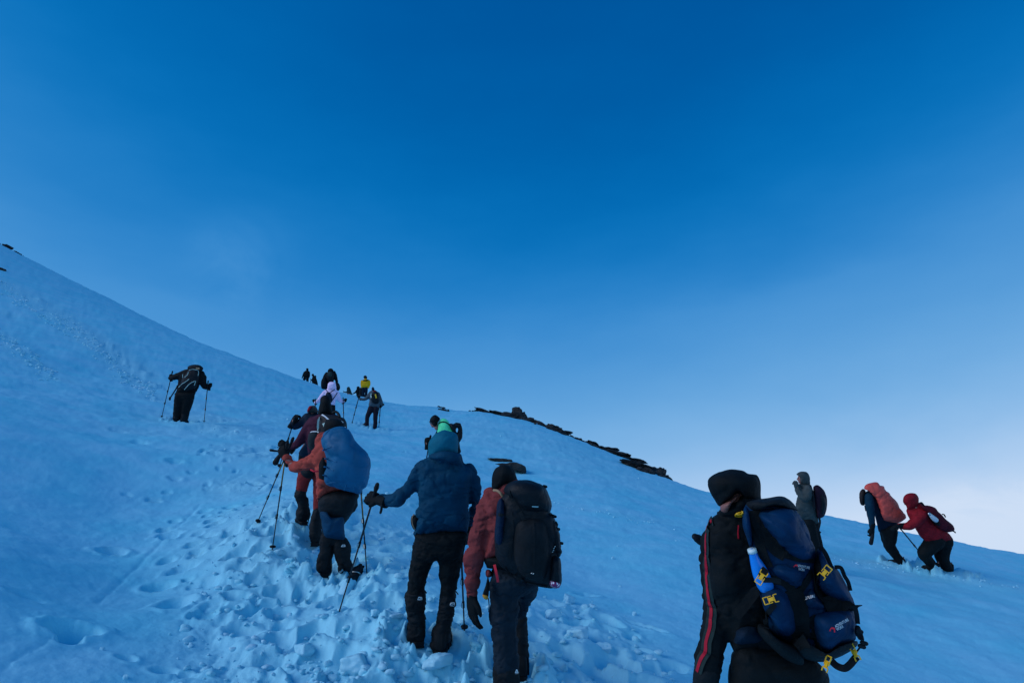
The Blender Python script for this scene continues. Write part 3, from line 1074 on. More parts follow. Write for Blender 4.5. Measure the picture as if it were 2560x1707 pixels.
# rubble kicked out of the steps: far too many pieces to count
rub = Geo()
_rr = random.Random(21)
cnt = 0
shapes = []
for k_ in range(14):
    shapes.append(chunk((0, 0, 0), 1.0, 700 + k_, (1, _rr.uniform(.6, 1), _rr.uniform(.4, .8)), .10, 2, 9, 18, Matrix.Identity(3)))
px_ = []; 
while len(px_) < 2300:
    x = _rr.uniform(-200, 2352) if _rr.random() < .12 else _rr.uniform(380, 1560); y = _rr.uniform(930, 1640) if _rr.random() < .5 else _rr.uniform(1180, 1640)
    px_.append((x, y))
for k_ in range(620):      # crumbs along the old track up on the left, and the faint one crossing on the right
    u = _rr.random()
    if u < .62:
        t_ = _rr.random(); px_.append((-10 + 360 * t_ + _rr.gauss(0, 9), 640 + 255 * t_ + 10 * math.sin(t_ * 9) + _rr.gauss(0, 9)))
    elif u < .8:
        t_ = _rr.random(); px_.append((-10 + 140 * t_ + _rr.gauss(0, 8), 765 + 105 * t_ + _rr.gauss(0, 8)))
    else:
        t_ = _rr.random(); px_.append((1270 + 1080 * t_, 1155 + 195 * t_ + 14 * math.sin(t_ * 3) + _rr.gauss(0, 3)))
NX = len(px_) - 620
_q = np.array([ground_at(x * K, y * K)[0] for x, y in px_])
_c = churn(_q[:, 0], _q[:, 1])
_z = H(_q[:, 0], _q[:, 1])
for ii, (q, c, z) in enumerate(zip(_q, _c, _z)):
    u = _rr.random()
    if ii < NX and u > c ** 1.2 * 1.1 + .03:
        continue
    dist = math.hypot(q[0], q[1])
    s_ = (.008 + .042 * _rr.random() ** 2.6) * (1.0 + .02 * dist)
    if ii >= NX:
        s_ = _rr.uniform(.025, .085) if dist > 18 else _rr.uniform(.01, .03)
    elif c < .3:
        s_ *= .45
    P, F = shapes[_rr.randrange(14)]
    a = _rr.uniform(0, 6.28); M = np.array(Matrix.Rotation(a, 3, 'Z') @ Matrix.Rotation(_rr.uniform(-.6, .6), 3, 'X'))
    rub.add((P * s_) @ M.T + np.array([q[0], q[1], z + s_ * .25]), F)
    cnt += 1
tag(rub.obj('snow_rubble', M_CHUNK), 'loose crumbs and lumps of snow kicked over the trodden track', None, None, 'stuff')

# ------------------------------------------------------------------ cloth and gear materials
BLACK = fabric('black_cloth', (0.0055, 0.0085, 0.0095), spec=.12)
BLACK2 = fabric('charcoal_cloth', (0.0085, 0.012, 0.014), rough=.7, spec=.15)
NYLON = fabric('black_nylon', (0.0055, 0.009, 0.012), rough=.55, spec=.18)
NAVY = fabric('navy_cloth', (0.0, 0.044, 0.088), vary=.16, spec=.12)
NAVYP = fabric('navy_pack_cloth', (0.0, 0.025, 0.070), rough=.65, spec=.15, vary=.35)
DNAVY = fabric('dark_navy_cloth', (0.003, 0.014, 0.030), spec=.15)
TEAL = fabric('teal_hood_cloth', (0.002, 0.125, 0.190), vary=.12, spec=.12)
RED = fabric('red_quilted_cloth', (0.205, 0.037, 0.036), vary=.22)
ORANGE = fabric('orange_cloth', (0.40, 0.062, 0.042), vary=.25)
SALMON = fabric('salmon_cover_cloth', (0.72, 0.10, 0.075), vary=.12, rough=.55)
DEEPRED = fabric('deep_red_cloth', (0.25, 0.009, 0.016), vary=.3)
WINE = fabric('wine_cloth', (0.085, 0.006, 0.014))
MAROON = fabric('maroon_cloth', (0.060, 0.012, 0.028), vary=.3)
COVER = fabric('blue_rain_cover', (0.0, 0.110, 0.230), rough=.6, fold=5, vary=.15, spec=.3)
NEON = fabric('neon_green_cloth', (0.14, 0.96, 0.42), vary=.1)
LAV = fabric('lavender_cloth', (0.92, 0.70, 0.92), vary=.08)
YELLOW = fabric('yellow_cloth', (0.95, 0.46, 0.01), vary=.1)
PARKA = fabric('grey_green_cloth', (0.050, 0.064, 0.062))
BLUEGREY = fabric('blue_grey_cloth', (0.07, 0.10, 0.12))
GREYP = fabric('grey_pack_cloth', (0.030, 0.026, 0.026), rough=.6)
PALE = fabric('pale_reflective_cloth', (0.45, 0.62, 0.55), rough=.5)
MIDBLUE = fabric('mid_blue_cloth', (0.001, 0.042, 0.092))
BROWNY = fabric('brown_grey_cloth', (0.05, 0.042, 0.036))
OLIVE = fabric('dark_green_grey_cloth', (0.025, 0.05, 0.045))
SKIN = plain('skin', (0.26, 0.11, 0.085), .55)
RUBBER = plain('boot_rubber', (0.007, 0.009, 0.010), .7, spec=.2)
POLEM = plain('pole_shaft', (0.012, 0.014, 0.018), .45, .3)
POLEG = plain('pole_shaft_gold', (0.30, 0.17, 0.04), .35, .6)
METAL = plain('bare_metal', (0.55, 0.58, 0.55), .3, 1.0)
YPLAS = plain('yellow_plastic', (0.92, 0.50, 0.008), .4, spec=.5, scuff=.08)
WHITE = plain('white_print', (0.85, 0.85, 0.82), .6, scuff=.03)
REDP = plain('red_print', (0.85, 0.02, 0.04), .6, scuff=.03)
GREENC = plain('dark_green_band', (0.005, 0.022, 0.020), .8)
REDC = plain('crimson_band', (0.42, 0.002, 0.022), .8)
BOTTLE = plain('blue_bottle', (0.006, 0.24, 0.78), .22, spec=.6, scuff=.03)
TAN = plain('tan_tape', (0.35, 0.22, 0.12), .7)
REDSTRAP = plain('red_webbing', (0.80, 0.02, 0.04), .7)
EYEM = plain('eye', (0.05, 0.03, 0.02), .2)

# picture crops used while measuring: origin and scale
CR = {'c1': (1680, 1130, 2.718), 'c2': (880, 1020, 2.282), 'c3': (620, 960, 2.903), 'c4': (720, 900, 7.84), 'c5': (380, 880, 7.84), 'c6': (1950, 1150, 4.704),
      'c7': (1040, 1000, 3.5636), 'r4': (1740, 1160, 9.8), 'r8': (660, 960, 6.533), 'q1': (1730, 1220, 3.222), 'q2': (1160, 1140, 4.6115),
      'q3': (900, 1040, 4.9), 'q4': (680, 1200, 5.2269), 'q5': (960, 1300, 4.357), 'q6': (1040, 1000, 11.2), 'S': (0, 0, 1)}


def X(c, pts):
    x0, y0, s = CR[c]
    return [(x0 + p[0] / s, y0 + p[1] / s) + tuple(p[2:]) for p in pts]


def xp(c, x, y):
    x0, y0, s = CR[c]
    return x0 + x / s, y0 + y / s


class Fig:
    """one person: a continuous body plus clothing parts"""
    def __init__(s, label, d, crop, foot, group=None, voxel=.012, seed=0):
        s.d = d; s.c = crop; s.vx = voxel; s.seed = seed
        s.body = Geo()
        fx, fy = foot[:2]; fd = foot[2] if len(foot) > 2 else d
        px, py = xp(crop, fx, fy)
        s.t = thing('person', label, 'person', tuple(W(px, py, fd)), group)

    def m(s, r, crop=None, d=None):
        return r / CR[crop or s.c][2] * (d or s.d) / FPX

    def limb(s, geo, pts, crop=None, shrink=.60, n=12, body=True):
        """pts: (x, y, radius[, distance offset]) in crop units"""
        c = crop or s.c
        P = smooth_line([tuple(p[:3]) + ((p[3] if len(p) > 3 else 0.0),) for p in pts], 3)
        pos = []; R = []
        for p in P:
            x, y = xp(c, p[0], p[1])
            pos.append(W(x, y, s.d + p[3])); R.append(max(s.m(p[2], c, s.d + p[3]), .006))
        geo.add(*tube(pos, R, n))
        if body:
            s.body.add(*tube(pos, [r * shrink for r in R], n))
        return pos

    def lump(s, geo, outl, front, back=None, dd=0, crop=None, body=.72, e=2.3, tilt=(0, 0), k=4):
        o = X(crop or s.c, outl)
        geo.add(*blob(o, s.d + dd, front, back, e=e, tilt=tilt, k=k))
        if body:
            c = np.mean(o, 0)
            geo2 = [tuple(c + (np.array(p) - c) * body) for p in o]
            s.body.add(*blob(geo2, s.d + dd, front * .7, (back or front) * .7, e=e, tilt=tilt, k=k))

    def part(s, geo, name, mat, voxel=None, **kw):
        return union(geo, name, mat, s.t, voxel or s.vx, **kw)

    def head(s, x, y, r, face=(0, 1, 0), dd=0, crop=None):
        """skull, jaw, nose, ears and neck, joined to the body"""
        c = crop or s.c
        px, py = xp(c, x, y)
        C = W(px, py, s.d + dd); R = s.m(r, c)
        f = Vector(face).normalized(); up = Vector((0, 0, 1)); up = (up - f * up.dot(f)).normalized(); sd = f.cross(up)

        def ell(cen, a, b, c_):
            rl = []
            for th in np.linspace(4, 176, 12):
                z = math.cos(math.radians(th)); rr = math.sin(math.radians(th))
                rl.append([cen + up * (z * c_) + (f * math.cos(q) * a + sd * math.sin(q) * b) * rr for q in np.linspace(0, 2 * math.pi, 14, endpoint=False)])
            return rings(rl)
        s.body.add(*ell(C, R * 1.0, R * .82, R * 1.0))
        s.body.add(*ell(C + f * R * .30 - up * R * .62, R * .62, R * .58, R * .60))           # jaw
        s.body.add(*tube([C + f * R * .98 + up * R * .02, C + f * R * 1.22 - up * R * .26, C + f * R * 1.0 - up * R * .34], [R * .10, R * .15, R * .12], 8))   # nose
        s.body.add(*tube([C + f * R * .86 - up * R * .62 - sd * R * .2, C + f * R * .92 - up * R * .60, C + f * R * .86 - up * R * .62 + sd * R * .2], R * .11, 8))  # lips
        s.body.add(*tube([C + f * R * .80 - up * R * .98, C + f * R * .86 - up * R * 1.0], R * .2, 8))   # chin
        for g in (-1, 1):
            s.body.add(*ell(C + sd * g * R * .84 - up * R * .15, R * .2, R * .08, R * .28))
        s.body.add(*tube([C - up * R * .6, C - up * R * 1.7 - f * R * .2], [R * .52, R * .56], 10))
        s.hC, s.hR, s.hf, s.hu, s.hs = C, R, f, up, sd
        return C, R, f, up, sd

    def eyes(s):
        for g in (-1, 1):
            c = s.hC + s.hf * s.hR * .90 + s.hs * g * s.hR * .34 + s.hu * s.hR * .06
            mesh_obj('eye', *tube([c - s.hf * .002, c + s.hf * .002], s.hR * .10, 8), EYEM, s.t)

    def hand(s, wrist, direc, normal, mat=None, curl=1.0, size=1.0, name='glove', thumb=1, voxel=None, cuff=1.0):
        """gloved hand: palm, four unequal fingers with knuckles, thumb leaving the side of the palm.
        direc: wrist to knuckles, normal: back of the hand"""
        wv = Vector(wrist); d = Vector(direc).normalized(); n = Vector(normal); n = (n - d * n.dot(d)).normalized(); sd = d.cross(n) * thumb
        L = .095 * size; Wd = .044 * size
        g = Geo()
        # palm: lofted oval box
        rl = []
        for t_, w_, h_ in ((-.35, .62, .80), (0, .74, .72), (.35, .95, .64), (.75, 1.02, .60), (1.0, .96, .52), (1.08, .7, .3)):
            c = wv + d * L * t_
            rl.append([c + sd * math.copysign(abs(math.cos(a)) ** .7, math.cos(a)) * Wd * w_ + n * math.copysign(abs(math.sin(a)) ** .7, math.sin(a)) * .022 * size * h_ / .6 for a in np.linspace(0, 2 * math.pi, 14, endpoint=False)])
        g.add(*rings(rl))
        fl = [(.76, .040, .036, .026), (.26, .045, .040, .028), (-.26, .042, .037, .027), (-.74, .034, .028, .023)]
        for k_, (off, l1, l2, l3) in enumerate(fl):
            p = wv + d * L * (1.0 - abs(off) * .10) + sd * off * Wd
            pts = [p - d * .02 * size, p]; a = 0.25 * curl
            spread = sd * off * .12 * (1 - curl * .6)
            for l_ in (l1, l2, l3):
                a_ = a
                dirv = (d * math.cos(a_) - n * math.sin(a_) + spread).normalized()
                pts.append(pts[-1] + dirv * l_ * size)
                a += (0.95 + .06 * k_) * curl
            g.add(*tube(pts, [.0125 * size, .0125 * size, .0118 * size, .0108 * size, .0092 * size], 8))
        # thumb
        p = wv + d * L * .30 + sd * Wd * .85
        dirv = (d * .75 + sd * (.75 - .35 * curl) - n * .35 * curl).normalized()
        p2 = p + dirv * .040 * size
        dir2 = (d * .9 + sd * (.15 - .5 * curl) - n * .6 * curl).normalized()
        p3 = p2 + dir2 * .034 * size
        g.add(*tube([wv + d * L * .12 + sd * Wd * .45, p, p2, p3, p3 + dir2 * .012], [.018 * size, .0165 * size, .0145 * size, .0125 * size, .0100 * size], 8))
        # cuff
        g.add(*tube([wv - d * .075 * size, wv - d * .03 * size, wv], [.042 * size * cuff, .038 * size * cuff, .036 * size * cuff], 12, ball=False))
        s.body.add(*tube([wv - d * .06, wv + d * .05], [.026, .03], 8))
        return union(g, name, mat or BLACK, s.t, (voxel or .0048) * size, 1)

    def boot(s, x, y, dd=0, yaw=0.0, pitch=0.17, crop=None, size=1.0, mat=None, lean=None):
        """x, y: sole under the heel; foot points uphill by default"""
        px, py = xp(crop or s.c, x, y)
        o = W(px, py, s.d + dd)
        f = Vector((math.sin(yaw) * math.cos(pitch), math.cos(yaw) * math.cos(pitch), math.sin(pitch)))
        up = Vector((0, 0, 1)); up = (up - f * up.dot(f)).normalized(); sd = f.cross(up)
        g = Geo(); z = size

        def sec(t_, w_, b_, h_):
            c = o + f * t_ * z
            r = []
            for a in np.linspace(0, 2 * math.pi, 16, endpoint=False):
                ca, sa = math.cos(a), math.sin(a)
                r.append(c + sd * math.copysign(abs(ca) ** .6, ca) * w_ * z + up * (b_ + (h_ - b_) * (.5 + .5 * math.copysign(abs(sa) ** .7, sa))) * z)
            return r
        g.add(*rings([sec(-.045, .030, .03, .10), sec(-.03, .040, .02, .17), sec(.03, .046, .02, .19), sec(.08, .046, .02, .17), sec(.13, .048, .02, .115), sec(.19, .052, .02, .092), sec(.24, .044, .022, .072), sec(.268, .026, .03, .058)]))
        ub = union(g, 'boot', mat or BLACK2, s.t, .009 if s.d < 12 else .02, 1)
        g = Geo()
        g.add(*rings([sec(-.052, .034, 0, .03), sec(-.03, .045, 0, .032), sec(.06, .046, .004, .032), sec(.10, .048, .012, .032), sec(.16, .056, .0, .032), sec(.23, .050, .0, .034), sec(.278, .028, .012, .038)]))
        if s.d < 9:
            for k_ in range(7):
                t_ = -.04 + k_ * .05
                c = o + f * t_ * z - up * .006
                g.add(*box_frame(c, f, sd, up, -.012, .012, -.042, .042, -.008, .008))
        so = g.obj('sole', RUBBER, ub, smooth=False)
        if s.d < 9:
            for t_ in (.02, .15):
                g = Geo(); c = [o + f * t_ * z + sd * a_ * z + up * h_ * z for a_, h_ in ((-.054, .03), (-.05, .10 if t_ > .1 else .15), (0, .115 if t_ > .1 else .20), (.05, .10 if t_ > .1 else .15), (.054, .03))]
                g.add(*tube(smooth_line([tuple(q) for q in c], 3), .006, 6))
                g.obj('strap', METAL if t_ > .1 else NYLON, ub)
        s.body.add(*tube([o + up * .05, o + up * .2, o + f * .1 + up * .05], .03, 8))
        return o, f, up, sd

    def finish(s):
        union(s.body, 'body', SKIN, s.t, max(s.vx, .014), 1)
        return s.t


def pole(label, top, tip, group='trekking poles', rad=.0085, locks=(.42, .68), shaft=None, basket=True, strap=None, grip=.14, name='trekking_pole'):
    """top, tip: (photo x, photo y, distance)"""
    a = W(*top); b = W(*tip)
    # stand the tip on the snow
    if basket:
        hz = float(H(b.x, b.y)[0])
        if abs(hz - b.z) < .45:
            b = Vector((b.x, b.y, hz - .015))
    t = thing(name, label, 'trekking pole', tuple(b), group)
    d = (b - a).normalized(); L = (b - a).length
    g = Geo()
    side = d.orthogonal().normalized()
    g.add(*tube([a - d * .012, a + d * .02, a + d * .05, a + d * grip * .7, a + d * grip], [.017, .021, .0155, .0165, .012], 10))
    g.obj('grip', RUBBER, t)
    p1 = a + d * L * locks[0]; p2 = a + d * L * locks[1]
    for s0, s1, r, m, nm in ((a + d * grip, p1, rad, shaft or POLEM, 'upper_shaft'), (p1, p2, rad * .86, POLEM, 'middle_shaft'), (p2, b, rad * .72, POLEM, 'lower_shaft')):
        mesh_obj(nm, *tube([s0, s1], r, 8, ball=False), m, t)
    for p in (p1, p2):
        lk = mesh_obj('lock_collar', *tube([p - d * .028, p + d * .028], rad * 1.35, 8, ball=False), RUBBER, t)
        mesh_obj('lever', *box_frame(p, side, d.cross(side), d, rad, rad * 2.6, -.005, .005, -.02, .02), METAL, lk, smooth=False)
    if basket:
        c = b - d * .05
        mesh_obj('basket', *tube([c - d * .004, c + d * .004], .034, 14, ball=False), RUBBER, t)
    if strap:
        P = [W(*q) for q in strap]
        mesh_obj('wrist_strap', *tube([Vector(q) for q in smooth_line([tuple(p) for p in P], 4)], .006, 6), NYLON, t)
    return t


def printed(name, polys, mat, parent, bvh, d, lift=.004):
    """flat print: small quads given in photo pixels, laid on the surface"""
    V = []; F = []
    for q in polys:
        b = len(V)
        for (x, y) in q:
            p, n = hit(bvh, x, y, d)
            V.append(p + n * lift)
        F.append(tuple(range(b, b + len(q))))
    return mesh_obj(name, V, F, mat, parent, smooth=False)


def lettering(name, text, cx, cy, h, rot, mat, parent, bvh, d, lift=.004, squeeze=1.0, shear=0.0):
    """letters of height h (photo px) centred at cx, cy, turned by rot degrees"""
    cu = bpy.data.curves.new(name, 'FONT'); cu.body = text; cu.size = 1.0; cu.align_x = 'CENTER'; cu.align_y = 'CENTER'; cu.offset = .012
    o = bpy.data.objects.new(name, cu); COL.objects.link(o)
    dg = bpy.context.evaluated_depsgraph_get(); dg.update()
    me = bpy.data.meshes.new_from_object(o.evaluated_get(dg))
    bpy.data.objects.remove(o); bpy.data.curves.remove(cu)
    a = math.radians(rot)
    V = []
    # one mean normal so the letters stay crisp
    p0, n0 = hit(bvh, cx, cy, d)
    for v in me.vertices:
        x, y = v.co.x * h * 1.4 * squeeze + v.co.y * shear * h, -v.co.y * h * 1.4
        px, py = cx + x * math.cos(a) - y * math.sin(a), cy + x * math.sin(a) + y * math.cos(a)
        p, n = hit(bvh, px, py, d)
        if (p - p0).length > .12:
            p = W(px, py, (p0 - CAMP).dot(Vector((0, CT, ST))))
        V.append(p + (CAMP - p).normalized() * lift)
    F = [tuple(p.vertices) for p in me.polygons]
    bpy.data.meshes.remove(me)
    return mesh_obj(name, V, F, mat, parent, smooth=False)


def buckle(px, py, rot, d, parent, bvh, size=1.0, edge=0.0):
    """two-part side-release buckle: ladder frame, body, two prongs"""
    p, n = hit(bvh, px, py, d) if bvh else (W(px, py, d), None)
    vn = (CAMP - p).normalized()
    n = vn if n is None else (n * .5 + vn).normalized()
    a = math.radians(rot)
    q = W(px + math.cos(a) * 10, py + math.sin(a) * 10, d); q0 = W(px, py, d)
    u = (q - q0); u = (u - n * u.dot(n)).normalized(); w = n.cross(u)
    if edge:
        Mr = Matrix.Rotation(edge, 3, u); n = Mr @ n; w = Mr @ w
    p = p + n * .008
    s = size
    g = Geo()
    B = lambda a0, a1, b0, b1, c0=-.003, c1=.003: g.add(*box_frame(p, u, w, n, a0 * s, a1 * s, b0 * s, b1 * s, c0 * s, c1 * s))
    B(-.034, -.029, -.017, .017); B(-.0120, -.0075, -.0165, .0165)                 # ladder ends
    B(-.029, -.012, -.017, -.013); B(-.029, -.012, .013, .017)                      # ladder sides
    B(-.0075, .014, -.0085, .0085, -.004, .0045)                                   # body
    B(-.0075, .006, -.0165, -.0125); B(-.0075, .006, .0125, .0165)
    B(.014, .019, -.0175, .0175)
    B(.019, .034, -.0185, -.0145); B(.019, .034, .0145, .0185)                      # prongs
    o = g.obj('buckle', YPLAS, parent, smooth=False)
    b = o.modifiers.new('b', 'BEVEL'); b.width = .0012 * s; b.segments = 1
    return o
# ================================================================== the climbers
CREW = 'climbers on the snow slope'

# ------------------------------------------------------------------ blue jacket, no pack (middle)
f = Fig('person in navy jacket with teal hood up, no backpack, arm out on a pole', 5.45, 'q3', (700, 2800), CREW, .009, 1)
j = Geo()
f.lump(j, [(835, 515), (760, 535), (715, 590), (705, 700), (700, 850), (695, 1000), (690, 1100), (685, 1200), (670, 1300), (665, 1400), (668, 1462), (800, 1474), (1000, 1455),
           (1200, 1435), (1322, 1442), (1338, 1350), (1350, 1280), (1345, 1150), (1352, 1000), (1360, 850), (1370, 720), (1350, 640), (1290, 585), (1200, 540), (1000, 500), (900, 500)], .17, .15, e=2.6)
f.limb(j, [(770, 620, 92), (735, 660, 96), (665, 780, 97), (600, 880, 100, .03), (520, 968, 98, .06), (430, 1030, 88, .10), (330, 1038, 80, .15), (262, 1032, 74, .18)])
f.limb(j, [(1330, 650, 85), (1372, 720, 84), (1405, 820, 80), (1420, 920, 72), (1422, 1020, 66, .05), (1405, 1130, 60, .12), (1372, 1240, 52, .22), (1340, 1300, 50, .30)])
f.lump(j, [(850, 500), (890, 445), (960, 412), (1080, 405), (1170, 430), (1215, 452), (1246, 472), (1264, 530), (1276, 588), (1242, 606), (1180, 612), (1080, 606), (1000, 580), (920, 545)], .20, .10, body=0)
jk = f.part(j, 'jacket', NAVY, wr=.020, wf=(5, 5, 11), wseed=4, ridg=.013, rf=(2.2, 2.2, 7.5))
g = Geo()
f.lump(g, [(838, 500), (832, 400), (840, 330), (868, 280), (902, 230), (950, 192), (1005, 170), (1040, 164), (1090, 176), (1150, 195), (1186, 218), (1200, 262), (1206, 330), (1202, 400), (1195, 452), (1140, 500),
           (1000, 520), (880, 520)], .15, .16, body=0, e=2.1)
hd = f.part(g, 'hood', TEAL, wr=.006, wf=(7, 7, 9), wseed=9)
f.head(1020, 340, 125, (0, 1, .1))
g = Geo()   # pouch at the waist, left
f.lump(g, [(640, 1215), (622, 1260), (622, 1310), (640, 1360), (662, 1392), (720, 1380), (720, 1220)], .09, .06, body=0)
pu = f.part(g, 'waist_pouch', BLACK)
cord('piping', X('q3', [(662, 1200, 5.40), (640, 1240, 5.38), (638, 1290, 5.37), (652, 1345, 5.37), (672, 1385, 5.38)]), .004, TAN, pu)
g = Geo()
f.lump(g, [(335, 150), (328, 200), (305, 330), (300, 430), (400, 480), (500, 478), (575, 440), (600, 475), (720, 480), (850, 420), (880, 330), (912, 200), (915, 130), (760, 100), (500, 100)], .15, .14, crop='q5', e=2.6)
f.limb(g, [(450, 250, 138), (425, 400, 132), (392, 520, 116), (368, 630, 106), (355, 740, 100), (352, 800, 92)], 'q5')
f.limb(g, [(742, 250, 140), (735, 400, 134), (716, 520, 122), (706, 640, 108), (700, 740, 100), (698, 810, 92)], 'q5')
f.part(g, 'trousers', BLACK, wr=.016, wf=(7, 7, 14), wseed=14, ridg=.006, rf=(3, 3, 12))
for (pts, nm) in (([(352, 770, 98), (335, 860, 116), (345, 950, 104), (355, 1050, 96), (352, 1130, 100), (350, 1210, 102), (352, 1285, 100)], 'l'),
                  ([(700, 800, 96), (688, 900, 98), (676, 1000, 98), (660, 1100, 94), (635, 1180, 92), (615, 1250, 100), (608, 1350, 108)], 'r')):
    g = Geo(); f.limb(g, pts, 'q5')
    gt = f.part(g, 'gaiter', BLACK2, wr=.020, wf=(9, 9, 20), wseed=20)
    bv = bvh_of([gt])
    cx, cy = (387, 850) if nm == 'l' else (741, 908)
    ox, oy = xp('q5', cx, cy)
    s_ = 1 / 4.357
    pol = [[(ox - 27 * s_, oy + 12 * s_), (ox - 12 * s_, oy - 18 * s_), (ox - 3 * s_, oy - 18 * s_), (ox - 17 * s_, oy + 12 * s_)],
           [(ox - 12 * s_, oy - 18 * s_), (ox + 20 * s_, oy - 18 * s_), (ox + 20 * s_, oy - 9 * s_), (ox - 8 * s_, oy - 9 * s_)],
           [(ox + 16 * s_, oy - 18 * s_), (ox + 26 * s_, oy - 10 * s_), (ox + 26 * s_, oy + 12 * s_), (ox + 17 * s_, oy + 12 * s_)],
           [(ox - 27 * s_, oy + 8 * s_), (ox + 10 * s_, oy + 8 * s_), (ox + 10 * s_, oy + 14 * s_), (ox - 27 * s_, oy + 14 * s_)],
           [(ox + 2 * s_, oy - 8 * s_), (ox + 9 * s_, oy - 8 * s_), (ox + 12 * s_, oy + 6 * s_), (ox + 5 * s_, oy + 6 * s_)],
           [(ox - 22 * s_, oy + 19 * s_), (ox + 22 * s_, oy + 19 * s_), (ox + 22 * s_, oy + 22 * s_), (ox - 22 * s_, oy + 22 * s_)]]
    printed('logo_mark', pol, WHITE, gt, bv, 5.4, .005)
    cx, cy = (448, 775) if nm == 'l' else (792, 790)
    cord('toggle', X('q5', [(cx - 8, cy - 15, 5.36), (cx + 4, cy, 5.36), (cx + 14, cy + 14, 5.36)]), .005, NYLON, gt)
f.boot(360, 1350, -.02, yaw=-.45, crop='q5', size=1.12)
f.boot(615, 1455, -.05, yaw=.1, crop='q5', size=1.18)
x, y = xp('q3', 235, 1025)
w_ = W(x, y, 5.63)
f.hand(w_, W(*xp('q3', 120, 985), 5.70) - w_, (0, -1, .25), curl=1.15, size=1.22, thumb=-1)
w_ = W(*xp('q3', 1338, 1330), 5.78)
f.hand(w_, (0.02, .1, -1), (1, 0, 0), curl=1.1, size=1.1)
cord('cuff_strap', X('q3', [(265, 1100, 5.5), (262, 1140, 5.5), (252, 1180, 5.5)]), .011, NYLON, jk)
f.finish()
pole('trekking pole held out by the left glove of the navy jacket climber', (*xp('q3', 208, 852), 5.62), (775 * K, 1396 * K, 6.05), strap=None, shaft=POLEM)
pole('trekking pole between the navy jacket climber and the red sleeve', (*xp('q5', 838, 260), 5.72), (1067 * K, 1441 * K, 5.85))

# ------------------------------------------------------------------ red jacket with black pack
f = Fig('person in a red jacket and black beanie carrying a big black backpack', 5.0, 'q2', (424, 2700), CREW, .009, 2)
g = Geo()
f.lump(g, [(322, 385), (318, 300), (325, 220), (350, 155), (395, 115), (450, 92), (505, 100), (552, 130), (588, 180), (608, 240), (618, 300), (590, 350), (480, 370), (400, 390), (350, 410)], .13, .13, body=0, e=2.1)
f.part(g, 'beanie', BLACK, wr=.003, ridg=.003, rf=(30, 30, 2))
f.head(465, 270, 118, (-.25, 1, -.1))
j = Geo()
f.lump(j, [(360, 395), (395, 335), (460, 292), (540, 266), (600, 264), (640, 300), (600, 420), (460, 440), (380, 430)], .12, .12, body=0)
f.lump(j, [(350, 395), (262, 455), (230, 520), (250, 700), (262, 900), (250, 1080), (248, 1160), (270, 1180), (600, 1220), (850, 1200), (900, 900), (860, 520), (700, 360), (500, 300)], .15, .15, e=2.5)
f.limb(j, [(790, 505, 50), (770, 560, 56), (745, 640, 60), (722, 730, 60), (703, 820, 58), (693, 900, 53), (686, 970, 48), (683, 1038, 44)], 'c2')
f.limb(j, [(1010, 520, 50), (1075, 620, 52, .1), (1085, 720, 48, .3), (1060, 800, 42, .5)], 'c2')
jk = f.part(j, 'jacket', RED, wr=.019, wf=(6, 6, 15), wseed=24, ridg=.013, rf=(1.5, 1.5, 11))
g = Geo()
f.lump(g, [(250, 1165), (262, 1270), (285, 1290), (500, 1300), (850, 1300), (860, 1190), (600, 1160)], .155, .15, body=0)
f.part(g, 'hip_layer', BLACK, wr=.006)
g = Geo()
f.lump(g, [(258, 1310), (256, 1370), (272, 1392), (312, 1385), (318, 1350), (300, 1310)], .10, .10, body=0)
f.part(g, 'jacket_tail', RED, wr=.006)
g = Geo()
f.limb(g, [(872, 960, 88), (870, 1060, 88), (866, 1180, 82), (872, 1300, 76), (878, 1420, 74), (880, 1500, 68)], 'c2')
f.limb(g, [(950, 960, 80), (985, 1010, 72, .12), (990, 1060, 56, .3), (968, 1130, 42, .42), (960, 1220, 40, .42)], 'c2')
f.lump(g, [(790, 960), (785, 1040), (850, 1120), (950, 1090), (1060, 1020), (1000, 930), (850, 920)], .15, .14, crop='c2')
f.part(g, 'trousers', fabric('slate_trouser_cloth', (0.010, 0.020, 0.030)), wr=.018, wf=(8, 8, 12), wseed=31, ridg=.008, rf=(3, 3, 11))
for pts, nm in (([(880, 1480, 76), (880, 1560, 80), (880, 1640, 78), (880, 1700, 74)], 'l'), ([(960, 1210, 42, .42), (962, 1300, 44, .4), (966, 1400, 46, .38), (966, 1490, 44, .36)], 'r')):
    g = Geo(); f.limb(g, pts, 'c2')
    gt = f.part(g, 'gaiter', BLACK2, wr=.010, wf=(9, 9, 18), wseed=33)
    if nm == 'l':
        bv = bvh_of([gt]); ox, oy = xp('c2', 936, 1499); s_ = 1 / 2.282
        printed('logo_mark', [[(ox - 9 * s_, oy + 8 * s_), (ox - 2 * s_, oy - 12 * s_), (ox + 3 * s_, oy - 12 * s_), (ox - 3 * s_, oy + 8 * s_)],
                              [(ox - 1 * s_, oy - 12 * s_), (ox + 4 * s_, oy - 12 * s_), (ox + 10 * s_, oy + 8 * s_), (ox + 5 * s_, oy + 8 * s_)],
                              [(ox - 9 * s_, oy + 4 * s_), (ox + 10 * s_, oy + 4 * s_), (ox + 10 * s_, oy + 8 * s_), (ox - 9 * s_, oy + 8 * s_)],
                              [(ox - 9 * s_, oy + 12 * s_), (ox + 10 * s_, oy + 12 * s_), (ox + 10 * s_, oy + 14 * s_), (ox - 9 * s_, oy + 14 * s_)]], WHITE, gt, bv, 5.0, .005)
f.boot(878, 1735, 0, crop='c2', size=1.1)
f.boot(968, 1545, .30, crop='c2', size=1.0)
w_ = W(*xp('c2', 684, 1066), 5.0)
gl = f.hand(w_, W(*xp('c2', 686, 1122), 5.0) - w_, (-.8, -.6, 0), curl=.33, size=1.28, thumb=-1, cuff=.62)
f.finish()
